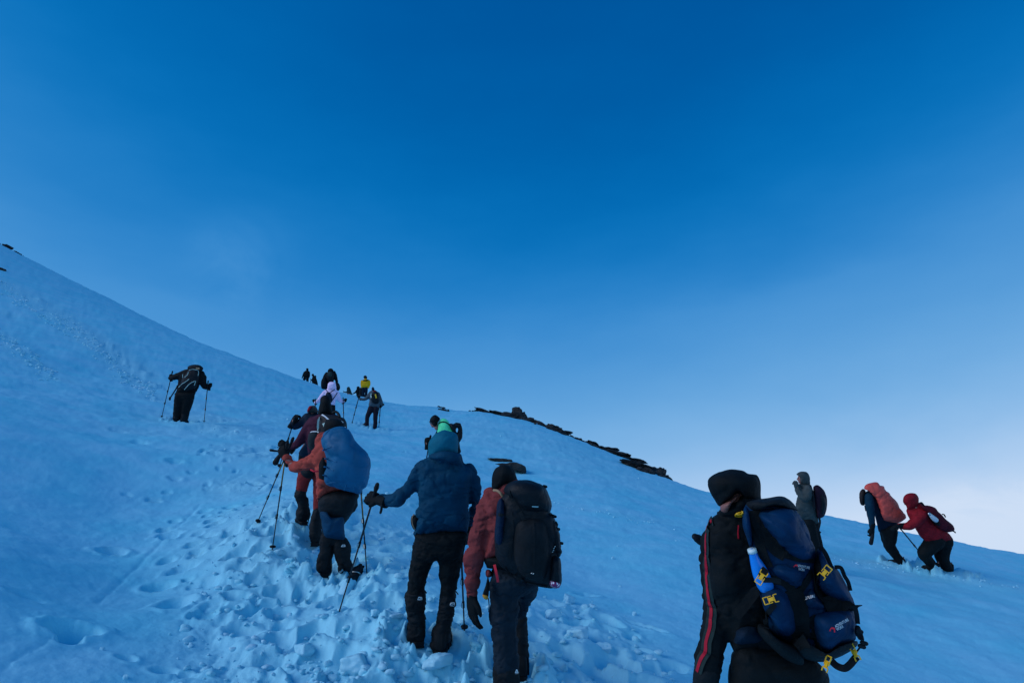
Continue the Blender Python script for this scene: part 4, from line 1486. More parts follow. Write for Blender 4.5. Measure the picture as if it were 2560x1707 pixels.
# its backpack
PB = thing('backpack', 'big black backpack with a top lid on the back of the red jacket climber', 'backpack', tuple(W(*xp('q2', 700, 1500), 4.8)), 'backpacks')


class Pack:
    def __init__(s, t, d, crop, voxel=.012):
        s.t = t; s.d = d; s.c = crop; s.vx = voxel; s.objs = []

    def part(s, name, outl, front, back, mat, dd=0, wr=.008, wf=(5, 5, 7), seed=0, e=2.8, tilt=(0, 0), extra=None, ridg=0, rf=(4, 4, 12)):
        g = Geo(); g.add(*blob(X(s.c, outl), s.d + dd, front, back, e=e, tilt=tilt))
        if extra:
            for o2, f2, b2, d2 in extra:
                g.add(*blob(X(s.c, o2), s.d + d2, f2, b2, e=e, tilt=tilt))
        o = union(g, name, mat, s.t, s.vx, 2, wr=wr, wf=wf, wseed=seed, ridg=ridg, rf=rf)
        s.objs.append(o)
        return o

    def bvh(s):
        return bvh_of(s.objs)


p = Pack(PB, 4.82, 'q2')
p.part('main_compartment', [(380, 650), (398, 560), (428, 470), (470, 420), (500, 370), (560, 330), (680, 330), (850, 340), (930, 380), (960, 470), (985, 560), (985, 640), (1040, 720), (1068, 800), (1092, 880), (1100, 960),
                            (1105, 1050), (1100, 1160), (1100, 1280), (1095, 1450), (1070, 1510), (1000, 1528), (950, 1520), (830, 1500), (700, 1450), (560, 1370), (430, 1280), (370, 1180), (358, 1050), (350, 950), (360, 800)], .17, .14, NYLON, seed=3, e=3.2, wr=.012)
p.part('lid', [(455, 400), (500, 320), (580, 282), (680, 268), (762, 274), (850, 303), (932, 348), (972, 420), (1002, 500), (1016, 565), (1000, 622), (972, 662), (850, 680), (720, 672), (640, 640), (560, 520), (490, 440)], .22, .10, NYLON, seed=5, e=2.7)
p.part('side_pocket', [(1010, 1165), (1060, 1140), (1112, 1170), (1126, 1280), (1124, 1440), (1092, 1512), (1020, 1520), (990, 1440), (1000, 1300)], .12, .12, NYLON, -.08, seed=7)
p.part('side_panel', [(385, 560), (430, 480), (470, 560), (480, 700), (465, 860), (440, 1040), (380, 1040), (352, 950), (362, 800)], .13, .06, fabric('dark_blue_panel', (.003, .017, .042)), -.045, seed=8)
p.part('front_pocket', [(600, 760), (740, 720), (900, 740), (960, 860), (985, 1040), (980, 1250), (930, 1420), (800, 1440), (660, 1370), (580, 1200), (570, 980)], .15, .05, BLACK2, -.10, seed=9, wr=.006)
p.part('side_pocket', [(1000, 700), (1040, 720), (1080, 830), (1108, 900), (1112, 1000), (1125, 1080), (1118, 1150), (1060, 1170), (1020, 1050), (1000, 860)], .10, .08, NYLON, -.04, seed=11)
bv = p.bvh()
for pts, w__, nm in (([(520, 400), (560, 500), (610, 590), (660, 670), (700, 740)], .028, 'strap'), ([(980, 668), (1010, 672), (1040, 690)], .016, 'strap'), ([(400, 670), (520, 700), (600, 720)], .02, 'strap'),
                     ([(540, 640), (560, 820), (540, 1000), (530, 1180)], .02, 'strap'), ([(800, 760), (810, 1000), (805, 1300)], .012, 'zip'), ([(1000, 1140), (1060, 1120), (1110, 1100)], .016, 'strap'),
                     ([(470, 1280), (600, 1390), (760, 1460), (960, 1500)], .022, 'strap'), ([(700, 690), (850, 700), (960, 690)], .018, 'strap')):
    ribbon(nm, X('q2', pts), w__, BLACK2, PB, bv, 4.7)
ribbon('logo_bar', X('q2', [(785, 573), (820, 576), (856, 578)]), .010, METAL, PB, bv, 4.6, thick=.002)
ribbon('red_strap', X('q2', [(350, 1248, 4.74), (366, 1320, 4.72), (380, 1380, 4.72), (392, 1450, 4.74)]), .018, REDSTRAP, PB)
cord('shoulder_piping', X('q2', [(345, 392, 4.86), (385, 398, 4.82), (420, 425, 4.80), (445, 462, 4.80)]), .010, TAN, PB)
for (x, y) in ((1040, 690), (1118, 998), (932, 345), (1080, 835)):
    mesh_obj('strap_toggle', *tube([W(*xp('q2', x - 12, y), 4.76), W(*xp('q2', x + 14, y + 6), 4.76)], .010, 8), NYLON, PB)
for (x, y) in ((1048, 1040), (1036, 1060), (1030, 1085), (1020, 1105), (780, 1345), (800, 1352)):
    mesh_obj('zip_pull', *tube([W(*xp('q2', x - 5, y + 4), 4.60 if x < 900 else 4.68), W(*xp('q2', x + 4, y - 3), 4.60 if x < 900 else 4.68)], .0035, 6), METAL, PB)
for k_ in range(6):
    y = 760 + k_ * 62
    mesh_obj('gear_loop', *tube([W(*xp('q2', 1062 + k_ * 9, y), 4.72), W(*xp('q2', 1074 + k_ * 9, y + 22), 4.74), W(*xp('q2', 1072 + k_ * 9, y + 44), 4.76)], .007, 6), NYLON, PB)
# patterned pouch in the lower side pocket
mm, t_, b_ = mat_new('pink_patterned_foil')
vn_ = t_.nodes.new('ShaderNodeTexVoronoi'); vn_.inputs['Scale'].default_value = 42
cr_ = t_.nodes.new('ShaderNodeValToRGB'); cr_.color_ramp.interpolation = 'CONSTANT'
cr_.color_ramp.elements[0].color = (.9, .85, .9, 1); cr_.color_ramp.elements[1].position = .36; cr_.color_ramp.elements[1].color = (.30, .02, .12, 1)
tcx = t_.nodes.new('ShaderNodeTexCoord'); t_.links.new(tcx.outputs['Object'], vn_.inputs['Vector']); t_.links.new(vn_.outputs['Distance'], cr_.inputs[0]); t_.links.new(cr_.outputs[0], b_.inputs['Base Color'])
t = thing('pouch', 'small pink and white patterned pouch at the bottom right of the black backpack', 'pouch', tuple(W(*xp('q2', 1050, 1470), 4.7)))
g = Geo(); g.add(*blob(X('q2', [(988, 1440), (1015, 1420), (1060, 1428), (1100, 1450), (1112, 1485), (1095, 1515), (1050, 1520), (1005, 1500), (986, 1470)]), 4.72, .10, .06))
g.obj('wrapper', mm, t)
# strap with yellow tip hanging by the hip
t = thing('stuff_sack', 'small dark sack with yellow tip hanging at the hip of the red jacket climber', 'bag', tuple(W(*xp('c2', 765, 1060), 4.9)))
g = Geo(); g.add(*blob(X('c2', [(775, 960), (762, 1010), (745, 1060), (748, 1075), (775, 1080), (782, 1040), (785, 1000)]), 4.88, .03))
g.obj('sack', BLACK, t)
g = Geo(); g.add(*blob(X('c2', [(745, 1062), (750, 1082), (768, 1092), (776, 1084), (774, 1070)]), 4.86, .03))
g.obj('tip', fabric('mustard_cloth', (.55, .26, .03)), t)
cord('hanging_cord', X('c2', [(778, 1085, 4.86), (782, 1120, 4.86), (780, 1160, 4.86)]), .004, NYLON, t)
pole('lower trekking pole half hidden behind the legs of the red jacket climber', (*xp('c2', 962, 1000), 5.36), (*xp('c2', 944, 1500), 5.55), shaft=POLEM)

# ------------------------------------------------------------------ orange jacket with blue covered pack
f = Fig('person in an orange jacket bent under a blue covered backpack, planting poles', 7.3, 'c3', (600, 1370), CREW, .014, 3)
j = Geo()
f.lump(j, [(475, 440), (490, 375), (525, 346), (640, 340), (750, 400), (800, 600), (790, 740), (640, 790), (560, 815), (505, 850), (488, 800), (495, 700), (480, 640), (470, 560)], .16, .17, e=2.5)
f.limb(j, [(530, 440, 55), (515, 510, 62, .03), (470, 555, 58, .05), (410, 585, 50, .1), (350, 595, 44, .14), (310, 575, 40, .18), (283, 545, 36, .2)])
f.part(j, 'jacket', ORANGE, wr=.020, wf=(5, 5, 12), wseed=44, ridg=.016, rf=(5, 5, 12))
g = Geo()
f.lump(g, [(560, 270), (600, 250), (660, 255), (700, 300), (690, 380), (600, 390), (550, 340)], .12, .12, dd=.22, body=0)
f.part(g, 'beanie', BLACK)
f.head(625, 330, 42, (-.2, 1, -.4), dd=.22)
g = Geo()
f.lump(g, [(610, 260), (640, 190), (800, 140), (1000, 140), (1132, 180), (1115, 260), (1085, 340), (1015, 460), (940, 540), (760, 500), (640, 450), (600, 330)], .17, .17, crop='q4', e=2.5)
f.limb(g, [(780, 330, 155), (788, 470, 148), (790, 600, 142), (790, 700, 128), (760, 770, 95)], 'q4')
f.limb(g, [(985, 300, 145, .05), (930, 420, 112, .12), (855, 560, 85, .12), (840, 700, 80, .05), (860, 790, 78)], 'q4')
f.part(g, 'trousers', BLACK2, wr=.010, wf=(6, 6, 12), wseed=46)
g = Geo()
f.lump(g, [(628, 405), (715, 398), (742, 455), (800, 480), (860, 476), (944, 466), (948, 540), (948, 620), (952, 765), (900, 778), (800, 772), (690, 745), (655, 640), (640, 520)], .18, .12, dd=-.02, crop='q4', body=0, e=2.6)
f.part(g, 'knee_panel', MIDBLUE, wr=.008, wf=(6, 6, 10), wseed=47)
g = Geo(); f.limb(g, [(720, 760, 88), (718, 850, 98), (716, 930, 102), (700, 1000, 98), (690, 1080, 100), (680, 1140, 98)], 'q4')
gt = f.part(g, 'gaiter', BLACK2, wr=.018, wf=(9, 9, 16), wseed=48)
g = Geo(); f.limb(g, [(880, 790, 90, .0), (905, 870, 112), (928, 960, 108), (932, 1040, 95), (965, 1110, 85), (1012, 1180, 68), (1045, 1230, 55)], 'q4')
gt2 = f.part(g, 'gaiter', BLACK2, wr=.012, wf=(9, 9, 16), wseed=49)
bv = bvh_of([gt2]); ox, oy = xp('q4', 930, 857); s_ = 1 / 5.2269
printed('logo_mark', [[(ox - 28 * s_, oy + 12 * s_), (ox - 14 * s_, oy - 16 * s_), (ox - 6 * s_, oy - 16 * s_), (ox - 18 * s_, oy + 12 * s_)], [(ox - 14 * s_, oy - 16 * s_), (ox + 18 * s_, oy - 16 * s_), (ox + 18 * s_, oy - 8 * s_), (ox - 10 * s_, oy - 8 * s_)],
                      [(ox + 16 * s_, oy - 14 * s_), (ox + 26 * s_, oy - 4 * s_), (ox + 26 * s_, oy + 8 * s_), (ox + 16 * s_, oy + 2 * s_)], [(ox - 28 * s_, oy + 7 * s_), (ox + 26 * s_, oy + 4 * s_), (ox + 26 * s_, oy + 12 * s_), (ox - 28 * s_, oy + 14 * s_)]], WHITE, gt2, bv, 7.2, .006)
ribbon('strap_bar', X('q4', [(880, 1200, 7.18), (905, 1190, 7.17), (925, 1165, 7.17)]), .016, METAL, gt2)
g = Geo(); f.limb(g, [(900, 1140, 40, -.08), (900, 1185, 40, -.08)], 'q4', body=False)
f.part(g, 'gaiter_flap', BLACK, wr=.01)
f.boot(690, 1245, -.02, yaw=-.15, crop='q4')
f.boot(1075, 1430, -.10, yaw=.25, pitch=1.15, crop='q4', size=.98)
w_ = W(*xp('c3', 276, 540), 7.52)
f.hand(w_, W(*xp('c3', 258, 505), 7.54) - w_, (-.3, -1, .1), curl=1.25, size=1.15, thumb=1, voxel=.007)
f.finish()
PC = thing('backpack', 'bulging backpack under a bright blue rain cover on the orange jacket climber', 'backpack', tuple(W(*xp('c3', 700, 790), 7.1)), 'backpacks')
p = Pack(PC, 7.12, 'c3', .016)
cov = p.part('rain_cover', [(528, 440), (527, 395), (540, 358), (580, 330), (620, 318), (680, 309), (732, 325), (765, 360), (782, 400), (812, 432), (850, 470), (880, 505), (895, 540), (898, 580), (893, 640), (878, 700), (860, 745), (826, 768), (822, 798), (780, 792), (740, 784),
                            (680, 772), (620, 758), (562, 735), (545, 690), (550, 640), (566, 570), (548, 490)], .27, .16, COVER, seed=52, wr=.022, wf=(2.6, 2.6, 3.4), e=2.5, ridg=.010, rf=(2, 2, 3))
# gathers along the elastic hem on the left side
bv = p.bvh()
for k_, (a, b) in enumerate([((536, 395), (590, 330)), ((545, 480), (600, 455)), ((560, 540), (640, 565)), ((555, 600), (620, 625)), ((548, 660), (600, 700)), ((570, 725), (640, 712)), ((700, 770), (712, 730)), ((760, 780), (770, 745))]):
    mid = ((a[0] + b[0]) / 2 + 4, (a[1] + b[1]) / 2 - 5)
    cord('gather', X('c3', [a, mid, b]), .009, COVER, PC, d=6.9, bvh=bv, lift=-.002)
g = Geo(); g.add(*blob(X('c3', [(545, 480), (520, 540), (510, 620), (520, 700), (560, 740), (590, 700), (580, 560)]), 7.22, .1, .1))
g.obj('hip_belt', BLACK, PC)
cord('red_buckle_tape', X('c3', [(458, 622, 7.05), (480, 632, 7.04), (505, 632, 7.05)]), .010, REDSTRAP, PC)
pole('trekking pole steepest of the pair left of the orange jacket climber, its tip lowest', (*xp('c3', 286, 425), 7.55), (625 * K, 1264 * K, 7.65), shaft=POLEG)
pole('trekking pole right of the blue pack cover behind the outstretched glove', (*xp('c3', 815, 700), 7.5), (845 * K, 1303 * K, 7.3), shaft=POLEG)

# ------------------------------------------------------------------ maroon jacket, grey pack, black beanie
f = Fig('person in maroon jacket with tall black hood, half hidden behind the orange jacket', 8.4, 'r8', (230, 1640, 8.6), CREW, .015, 4)
j = Geo()
f.lump(j, [(720, 600), (770, 540), (860, 500), (1000, 440), (1120, 480), (1240, 560), (1200, 900), (1000, 1150), (760, 1180), (700, 1020), (690, 820)], .16, .16, e=2.4)
f.limb(j, [(800, 600, 85), (735, 700, 95), (660, 810, 90, .02), (590, 920, 80, .05), (510, 1000, 68, .06), (430, 1035, 60, .06)])
f.part(j, 'jacket', MAROON, wr=.010, wf=(5, 5, 11), wseed=54, ridg=.006, rf=(4, 4, 9))
g = Geo()
f.lump(g, [(880, 500), (890, 400), (912, 310), (915, 240), (948, 195), (1000, 174), (1052, 190), (1088, 240), (1094, 310), (1112, 370), (1122, 450), (1120, 500), (1000, 540), (900, 530)], .15, .15, body=0, e=2.2)
f.part(g, 'hood', BLACK, wr=.006)
f.head(1000, 300, 95, (0, 1, 0))
g = Geo()
f.limb(g, [(455, 600, 60), (410, 670, 52), (395, 735, 46), (392, 760, 42)], 'c3')
f.limb(g, [(530, 640, 55), (512, 740, 40), (505, 830, 30, -.05), (500, 930, 30, -.1)], 'c3')
f.part(g, 'trousers', fabric('brick_red_cloth', (.25, .026, .024)), wr=.010, wseed=55)
g = Geo()
f.lump(g, [(380, 630), (440, 610), (480, 640), (470, 675), (430, 685), (395, 670)], .14, .14, dd=-.02, crop='c3', body=0)
f.part(g, 'jacket_tail', BLACK2)
for pts in ([(388, 770, 44), (382, 815, 46), (398, 850, 40), (402, 900, 44), (400, 950, 54)], [(508, 920, 34, -.1), (496, 980, 40, -.12), (488, 1050, 44, -.15), (488, 1110, 44, -.18)]):
    g = Geo(); f.limb(g, pts, 'c3')
    f.part(g, 'gaiter', BLACK2, wr=.016, wf=(9, 9, 18), wseed=int(pts[0][0]))
f.boot(402, 1012, 0, yaw=-.5, crop='c3', size=1.15)
f.boot(488, 1165, -.2, yaw=0, crop='c3', size=1.1)
w_ = W(*xp('r8', 400, 1045), 8.46)
f.hand(w_, W(*xp('r8', 350, 1010), 8.46) - w_, (-.2, -1, .4), curl=1.25, size=1.05, thumb=1, voxel=.007)
f.finish()
PD = thing('backpack', 'dark grey daypack with white piping and a pale patch below the tall black hood', 'backpack', tuple(W(*xp('r8', 1000, 790), 8.1)), 'backpacks')
p = Pack(PD, 8.12, 'r8', .014)
p.part('main_compartment', [(885, 1100), (876, 760), (882, 640), (905, 545), (945, 492), (1050, 500), (1180, 520), (1300, 556), (1342, 620), (1356, 700), (1350, 900), (1200, 1050), (1000, 1120)], .16, .12, GREYP, seed=60)
p.part('side_pocket', [(755, 785), (890, 775), (900, 1060), (800, 1090), (735, 1050), (716, 960), (720, 860)], .10, .08, fabric('grey_mesh_cloth', (.02, .03, .033)), .02, seed=61)
bv = p.bvh()
ribbon('piping', X('r8', [(948, 503), (1000, 535), (1050, 575), (1120, 597), (1180, 603), (1240, 605), (1290, 632)]), .016, WHITE, PD, bv, 8.0)
ribbon('piping', X('r8', [(908, 545), (888, 600), (880, 680), (880, 762)]), .022, PALE, PD, bv, 8.0)
ribbon('piping', X('r8', [(760, 790), (800, 778), (850, 780), (895, 784)]), .016, WHITE, PD, bv, 8.05)
printed('pale_patch', [X('r8', [(962, 645), (1010, 625), (1060, 645), (1080, 700), (1020, 755), (985, 700)]), X('r8', [(1060, 645), (1110, 668), (1130, 700), (1120, 745), (1080, 770), (1020, 755), (1080, 700)])], PALE, PD, bv, 8.0, .01)
ribbon('piping', X('r8', [(1150, 705), (1220, 695), (1330, 706)]), .014, WHITE, PD, bv, 8.0)
cord('grab_loop', X('r8', [(1130, 470, 8.1), (1170, 450, 8.1), (1210, 480, 8.08), (1235, 530, 8.05)]), .016, NYLON, PD)
pole('trekking pole leaning furthest, held by the maroon sleeve, its tip left of the other', (*xp('c3', 325, 398), 8.3), (590 * K, 1200 * K, 8.6), shaft=POLEG,
     strap=[(*xp('c3', 290, 440), 8.4), (*xp('c3', 240, 460), 8.4), (*xp('c3', 215, 458), 8.4)])
t = thing('spare_pole_handle', 'pole handle and loose wrist strap sticking out left of the black gloves', 'pole handle', tuple(W(*xp('c3', 235, 500), 8.2)))
mesh_obj('grip', *tube([W(*xp('c3', x, y), 8.2) for x, y in ((200, 568), (212, 545), (228, 520), (240, 500))], [.036, .030, .022, .018], 10), RUBBER, t)
mesh_obj('wrist_strap', *tube([W(*xp('c3', x, y), 8.2) for x, y in ((165, 479), (190, 483), (215, 486), (245, 490))], [.016, .014, .010, .008], 8), NYLON, t)

# ------------------------------------------------------------------ navy jacket with red and grey hood
f = Fig('person in navy with red and grey hood, mostly hidden by the maroon jacket', 9.6, 'r8', (200, 1240), CREW, .017, 5)
j = Geo()
f.lump(j, [(690, 470), (640, 520), (660, 700), (680, 900), (640, 1060), (560, 1120), (620, 1220), (800, 1200), (950, 900), (950, 560), (880, 470)], .15, .15)
f.limb(j, [(720, 520, 62), (660, 580, 70), (600, 640, 66), (540, 685, 58), (500, 690, 54), (470, 650, 48, -.02)])
f.part(j, 'jacket', DNAVY, wr=.008, wseed=64)
g = Geo(); f.lump(g, [(702, 462), (715, 400), (738, 360), (790, 352), (832, 352), (866, 392), (888, 468), (800, 475)], .14, .14, body=0)
f.part(g, 'hood', BROWNY, wr=.004)
g = Geo(); f.lump(g, [(700, 462), (714, 402), (738, 358), (800, 352), (768, 400), (735, 455), (722, 468)], .15, .02, dd=-.03, body=0)
f.part(g, 'hood_panel', DEEPRED)
f.head(800, 420, 62, (0, 1, 0))
g = Geo(); f.limb(g, [(640, 1150, 75), (620, 1260, 60), (600, 1400, 50), (590, 1500, 45)]); f.limb(g, [(760, 1150, 75), (740, 1300, 60), (720, 1400, 50), (710, 1500, 45)])
f.part(g, 'trousers', BLACK, wr=.008)
w_ = W(*xp('r8', 462, 640), 9.58)
f.hand(w_, W(*xp('r8', 485, 600), 9.58) - w_, (-.3, -1, .1), curl=1.3, size=1.0, voxel=.009)
f.finish()
pole('trekking pole upright, held at the bent elbow of the navy jacket climber', (*xp('r8', 505, 550), 9.5), (*xp('r8', 245, 1370), 9.9))

# ------------------------------------------------------------------ left: lone climber away from the track
f = Fig('lone person in black on the slope left of the track, both poles planted wide', 19.3, 'c5', (540, 1390), CREW, .022, 6)
j = Geo()
f.lump(j, [(560, 390), (690, 330), (800, 340), (960, 370), (1010, 450), (1040, 560), (1000, 640), (930, 612), (912, 700), (850, 790), (640, 850), (470, 830), (500, 690), (505, 570), (520, 470)], .17, .16)
f.limb(j, [(640, 410, 60), (560, 450, 64), (480, 480, 62), (410, 500, 58, .05), (370, 505, 52, .08)])
f.limb(j, [(960, 430, 70), (995, 520, 72), (1010, 610, 66), (1040, 675, 58, .05), (1090, 690, 52, .1)])
f.part(j, 'jacket', BLACK, wr=.018, wseed=70)
g = Geo()
f.lump(g, [(700, 330), (700, 290), (745, 262), (850, 243), (940, 258), (1000, 300), (1005, 335), (972, 375), (880, 400), (760, 380)], .16, .16, body=0)
f.part(g, 'hood', BLACK2, wr=.006)
f.head(860, 330, 75, (0, 1, -.5))
g = Geo()
f.lump(g, [(470, 790), (840, 760), (840, 840), (800, 930), (600, 960), (440, 970), (450, 880)], .17, .16)
f.limb(g, [(560, 880, 115), (540, 1000, 102), (510, 1120, 88), (500, 1230, 78)])
f.limb(g, [(720, 880, 112), (690, 1020, 100), (660, 1150, 84), (650, 1240, 74)])
f.part(g, 'trousers', BLACK, wr=.012, wseed=71)
for pts in ([(500, 1120, 78), (488, 1220, 72), (480, 1300, 72)], [(655, 1150, 74), (640, 1260, 74), (610, 1350, 66)]):
    g = Geo(); f.limb(g, pts); f.part(g, 'gaiter', BLACK2, wr=.02, wf=(9, 9, 16), wseed=int(pts[0][0]))
f.boot(470, 1340, .0, yaw=-.6, size=1.1)
f.boot(600, 1385, -.02, size=1.1)
for x, y, dx in ((372, 505, -6), (1125, 680, 8)):
    w_ = W(*xp('c5', x, y + 20), 19.35)
    f.hand(w_, W(*xp('c5', x + dx, y - 30), 19.35) - w_, (0, -1, 0), curl=1.3, size=1.0, voxel=.012)
f.finish()
t = thing('backpack', 'black backpack with pale cords on the lone climber at the left', 'backpack', tuple(W(*xp('c5', 720, 740), 19.1)), 'backpacks')
p = Pack(t, 19.15, 'c5', .02)
p.part('main_compartment', [(690, 400), (720, 340), (820, 330), (905, 355), (930, 480), (900, 600), (860, 700), (760, 745), (640, 755), (560, 650), (600, 500)], .17, .14, NYLON, seed=72)
bv = p.bvh()
for pts in ([(735, 360), (800, 345), (870, 358), (905, 380), (898, 460)], [(720, 400), (700, 450), (650, 495)], [(730, 530), (650, 590), (600, 620), (520, 690)], [(850, 565), (780, 595), (720, 640), (640, 730)], [(855, 570), (830, 650)], [(600, 440), (600, 500)]):
    cord('cord', X('c5', pts), .008, PALE, t, d=18.95, bvh=bv, lift=.012)
ribbon('pale_tab', X('c5', [(860, 318, 18.9), (930, 322, 18.9)]), .05, TAN, t)
mesh_obj('hanging_strap', *tube([W(*xp('c5', x, y), 19.1) for x, y in ((500, 660), (470, 720), (420, 800), (350, 905))], [.022, .020, .018, .018], 8), NYLON, t)
mesh_obj('strap_end', *tube([W(*xp('c5', x, y), 19.1) for x, y in ((352, 895), (350, 925))], .030, 8), NYLON, t)
pole('left pole of the lone climber away from the track', (*xp('c5', 400, 385), 19.3), (*xp('c5', 195, 1238), 19.6), rad=.012)
pole('right pole of the lone climber', (*xp('c5', 1100, 572), 19.3), (*xp('c5', 1015, 1408), 19.0), rad=.012)

# ------------------------------------------------------------------ neon green jacket behind the blue jacket
f = Fig('person in a neon green jacket and black balaclava, seen just above the teal hood', 12.0, 'q6', (661, 3035), CREW, .016, 7)
j = Geo()
f.lump(j, [(600, 690), (640, 595), (700, 525), (760, 512), (850, 540), (905, 600), (950, 690), (1000, 800), (1040, 920), (1050, 1300), (800, 1500), (620, 1400), (600, 1100), (588, 860)], .15, .15)
jk = f.part(j, 'jacket', NEON, wr=.008, wseed=74)
ribbon('hood_seam', X('q6', [(640, 665), (690, 625), (760, 608), (830, 622), (925, 690)]), .022, BLACK, jk, bvh_of([jk]), 11.9)
j = Geo()
f.limb(j, [(640, 900, 80), (560, 1040, 75, .1), (470, 1150, 65, .15), (380, 1210, 55, .18)])
f.part(j, 'sleeve', BLACK)
g = Geo()
f.lump(g, [(392, 590), (388, 545), (405, 500), (450, 450), (530, 408), (598, 438), (645, 478), (682, 522), (640, 590), (600, 660), (582, 775), (510, 768), (480, 735), (470, 690), (500, 640), (450, 620)], .12, .12, body=0, e=2.0, k=3)
f.part(g, 'balaclava', BLACK, .012)
f.head(510, 610, 118, (-.95, .3, -.35), dd=0)
f.eyes()
gl_ = Geo(); gl_.add(*tube([W(*xp('q6', x, y), 11.93) for x, y in ((395, 605), (430, 628), (455, 665))], .016, 8))
gl_.obj('goggles', plain('dark_lens', (.02, .025, .03), .1, spec=.8), f.t)
g = Geo(); f.limb(g, [(900, 1350, 120), (860, 1800, 100), (840, 2300, 80), (820, 2900, 60)]); f.limb(g, [(1090, 1350, 120), (1000, 1800, 100), (760, 2300, 80), (700, 2900, 60)])
f.part(g, 'trousers', BLACK)
w_ = W(*xp('q6', 300, 1265), 12.2)
f.hand(w_, W(*xp('q6', 300, 1180), 12.2) - w_, (-.3, -1, .2), curl=1.3, size=1.0, voxel=.009)
f.finish()
t = thing('backpack', 'black backpack with a loop sticking out right of the neon green jacket', 'backpack', tuple(W(*xp('q6', 1150, 1150), 11.9)), 'backpacks')
g = Geo(); g.add(*blob(X('q6', [(925, 670), (985, 650), (1040, 670), (1075, 700), (1110, 780), (1120, 900), (1060, 900), (1010, 850), (960, 760)]), 11.95, .1, .1))
g.add(*T([(*xp('q6', 1080, 730), .045), (*xp('q6', 1130, 700), .05), (*xp('q6', 1200, 705), .05), (*xp('q6', 1240, 780), .036), (*xp('q6', 1235, 900), .046), (*xp('q6', 1215, 1030), .056), (*xp('q6', 1170, 1120), .05)], 11.95))
g.add(*blob(X('q6', [(1000, 880), (1150, 900), (1200, 1000), (1230, 1300), (1260, 1460), (1150, 1500), (1000, 1400)]), 12.0, .1, .1))
union(g, 'main_compartment', NYLON, t, .014, 1)
pole('upright trekking pole left of the teal hood', (*xp('q6', 405, 1015), 12.15), (*xp('q6', 100, 3000), 12.6), rad=.011)

# ------------------------------------------------------------------ grey green parka in profile
f = Fig('person in a grey green parka standing in profile, hand raised to the chin', 12.0, 'c6', (480, 1289), CREW, .016, 8)
j = Geo()
f.lump(j, [(192, 470), (215, 380), (250, 320), (330, 298), (388, 345), (418, 500), (440, 640), (444, 742), (360, 732), (250, 690), (188, 610), (180, 530)], .15, .15)
f.limb(j, [(325, 345, 60, -.14), (312, 430, 58, -.18), (270, 430, 48, -.16), (235, 385, 42, -.14), (210, 350, 36, -.12)])
f.lump(j, [(212, 282), (245, 272), (340, 285), (372, 325), (330, 350), (240, 330)], .11, .11, body=0)
jk = f.part(j, 'jacket', PARKA, wr=.010, wf=(5, 5, 10), wseed=80, ridg=.006)
g = Geo()
f.lump(g, [(190, 166), (205, 150), (235, 134), (275, 130), (320, 142), (348, 185), (354, 250), (350, 300), (300, 312), (262, 290), (238, 262), (232, 200), (212, 182)], .12, .12, body=0, e=2.1, k=3)
f.part(g, 'hood', PARKA, .011, wr=.004)
f.head(262, 212, 52, (-1, .25, 0))
f.eyes()
g = Geo(); f.limb(g, [(330, 720, 78), (365, 840, 68), (400, 960, 60), (430, 1080, 52), (455, 1200, 46)]); f.limb(g, [(370, 720, 76, .12), (400, 840, 66, .14), (440, 960, 56, .14), (470, 1080, 50, .12), (490, 1190, 46, .1)])
f.part(g, 'trousers', BLACK, wr=.008)
f.boot(462, 1262, 0, yaw=-1.2); f.boot(500, 1270, .1, yaw=-1.2)
w_ = W(*xp('c6', 208, 350), 11.88)
f.hand(w_, W(*xp('c6', 200, 322), 11.88) - w_, (0, -1, 0), mat=PARKA, curl=1.1, size=1.05, voxel=.008)
f.finish()
t = thing('backpack', 'dark plum backpack with a dangling strap on the parka wearer', 'backpack', tuple(W(*xp('c6', 480, 680), 11.95)), 'backpacks')
p = Pack(t, 11.95, 'c6', .015)
p.part('main_compartment', [(388, 325), (402, 300), (442, 290), (490, 320), (530, 378), (554, 450), (552, 560), (526, 650), (482, 682), (442, 680), (420, 560), (400, 430)], .15, .15, fabric('plum_cloth', (.022, .008, .018)), seed=82)
p.part('front_pocket', [(470, 360), (520, 400), (545, 470), (545, 560), (515, 640), (480, 640), (470, 520)], .17, .1, NYLON, 0, seed=83)
ribbon('dangling_strap', X('c6', [(462, 680, 11.9), (470, 730, 11.9), (455, 800, 11.9), (450, 830, 11.9), (480, 852, 11.9)]), .035, NYLON, t)
cord('shoulder_strap', X('c6', [(355, 300, 11.85), (375, 360, 11.8), (392, 450, 11.8), (405, 560, 11.8)]), .02, NYLON, t)

# ------------------------------------------------------------------ blue jacket bent under the salmon pack cover
f = Fig('person bent forward under a salmon pack cover, arm hanging, ahead of the red parka', 14.0, 'c6', (1480, 1252), CREW, .018, 9)
j = Geo()
f.lump(j, [(1000, 380), (1045, 355), (1130, 400), (1200, 540), (1250, 670), (1320, 700), (1392, 740), (1405, 800), (1350, 842), (1260, 850), (1165, 846), (1135, 720), (1100, 620), (1020, 560), (998, 460)], .16, .16, e=2.4)
f.part(j, 'jacket', DNAVY, wr=.010, wseed=90)
j = Geo()
f.limb(j, [(1045, 430, 48, -.15), (1055, 520, 52, -.18), (1068, 620, 46, -.18), (1078, 710, 38, -.18), (1082, 780, 32, -.18)])
f.part(j, 'sleeve', fabric('petrol_cloth', (.002, .03, .055)), wr=.006, wseed=91)
g = Geo()
f.lump(g, [(932, 440), (934, 385), (955, 345), (985, 335), (1010, 370), (1004, 480), (995, 530), (962, 532), (940, 500)], .12, .12, body=0)
f.part(g, 'hood', fabric('brown_hood_cloth', (.03, .022, .02)), wr=.004)
f.head(975, 440, 42, (-.8, .4, -.6))
ribbon('chin_strap', X('c6', [(1000, 530, 13.9), (1005, 560, 13.9), (1012, 598, 13.9)]), .03, NYLON, f.t)
g = Geo()
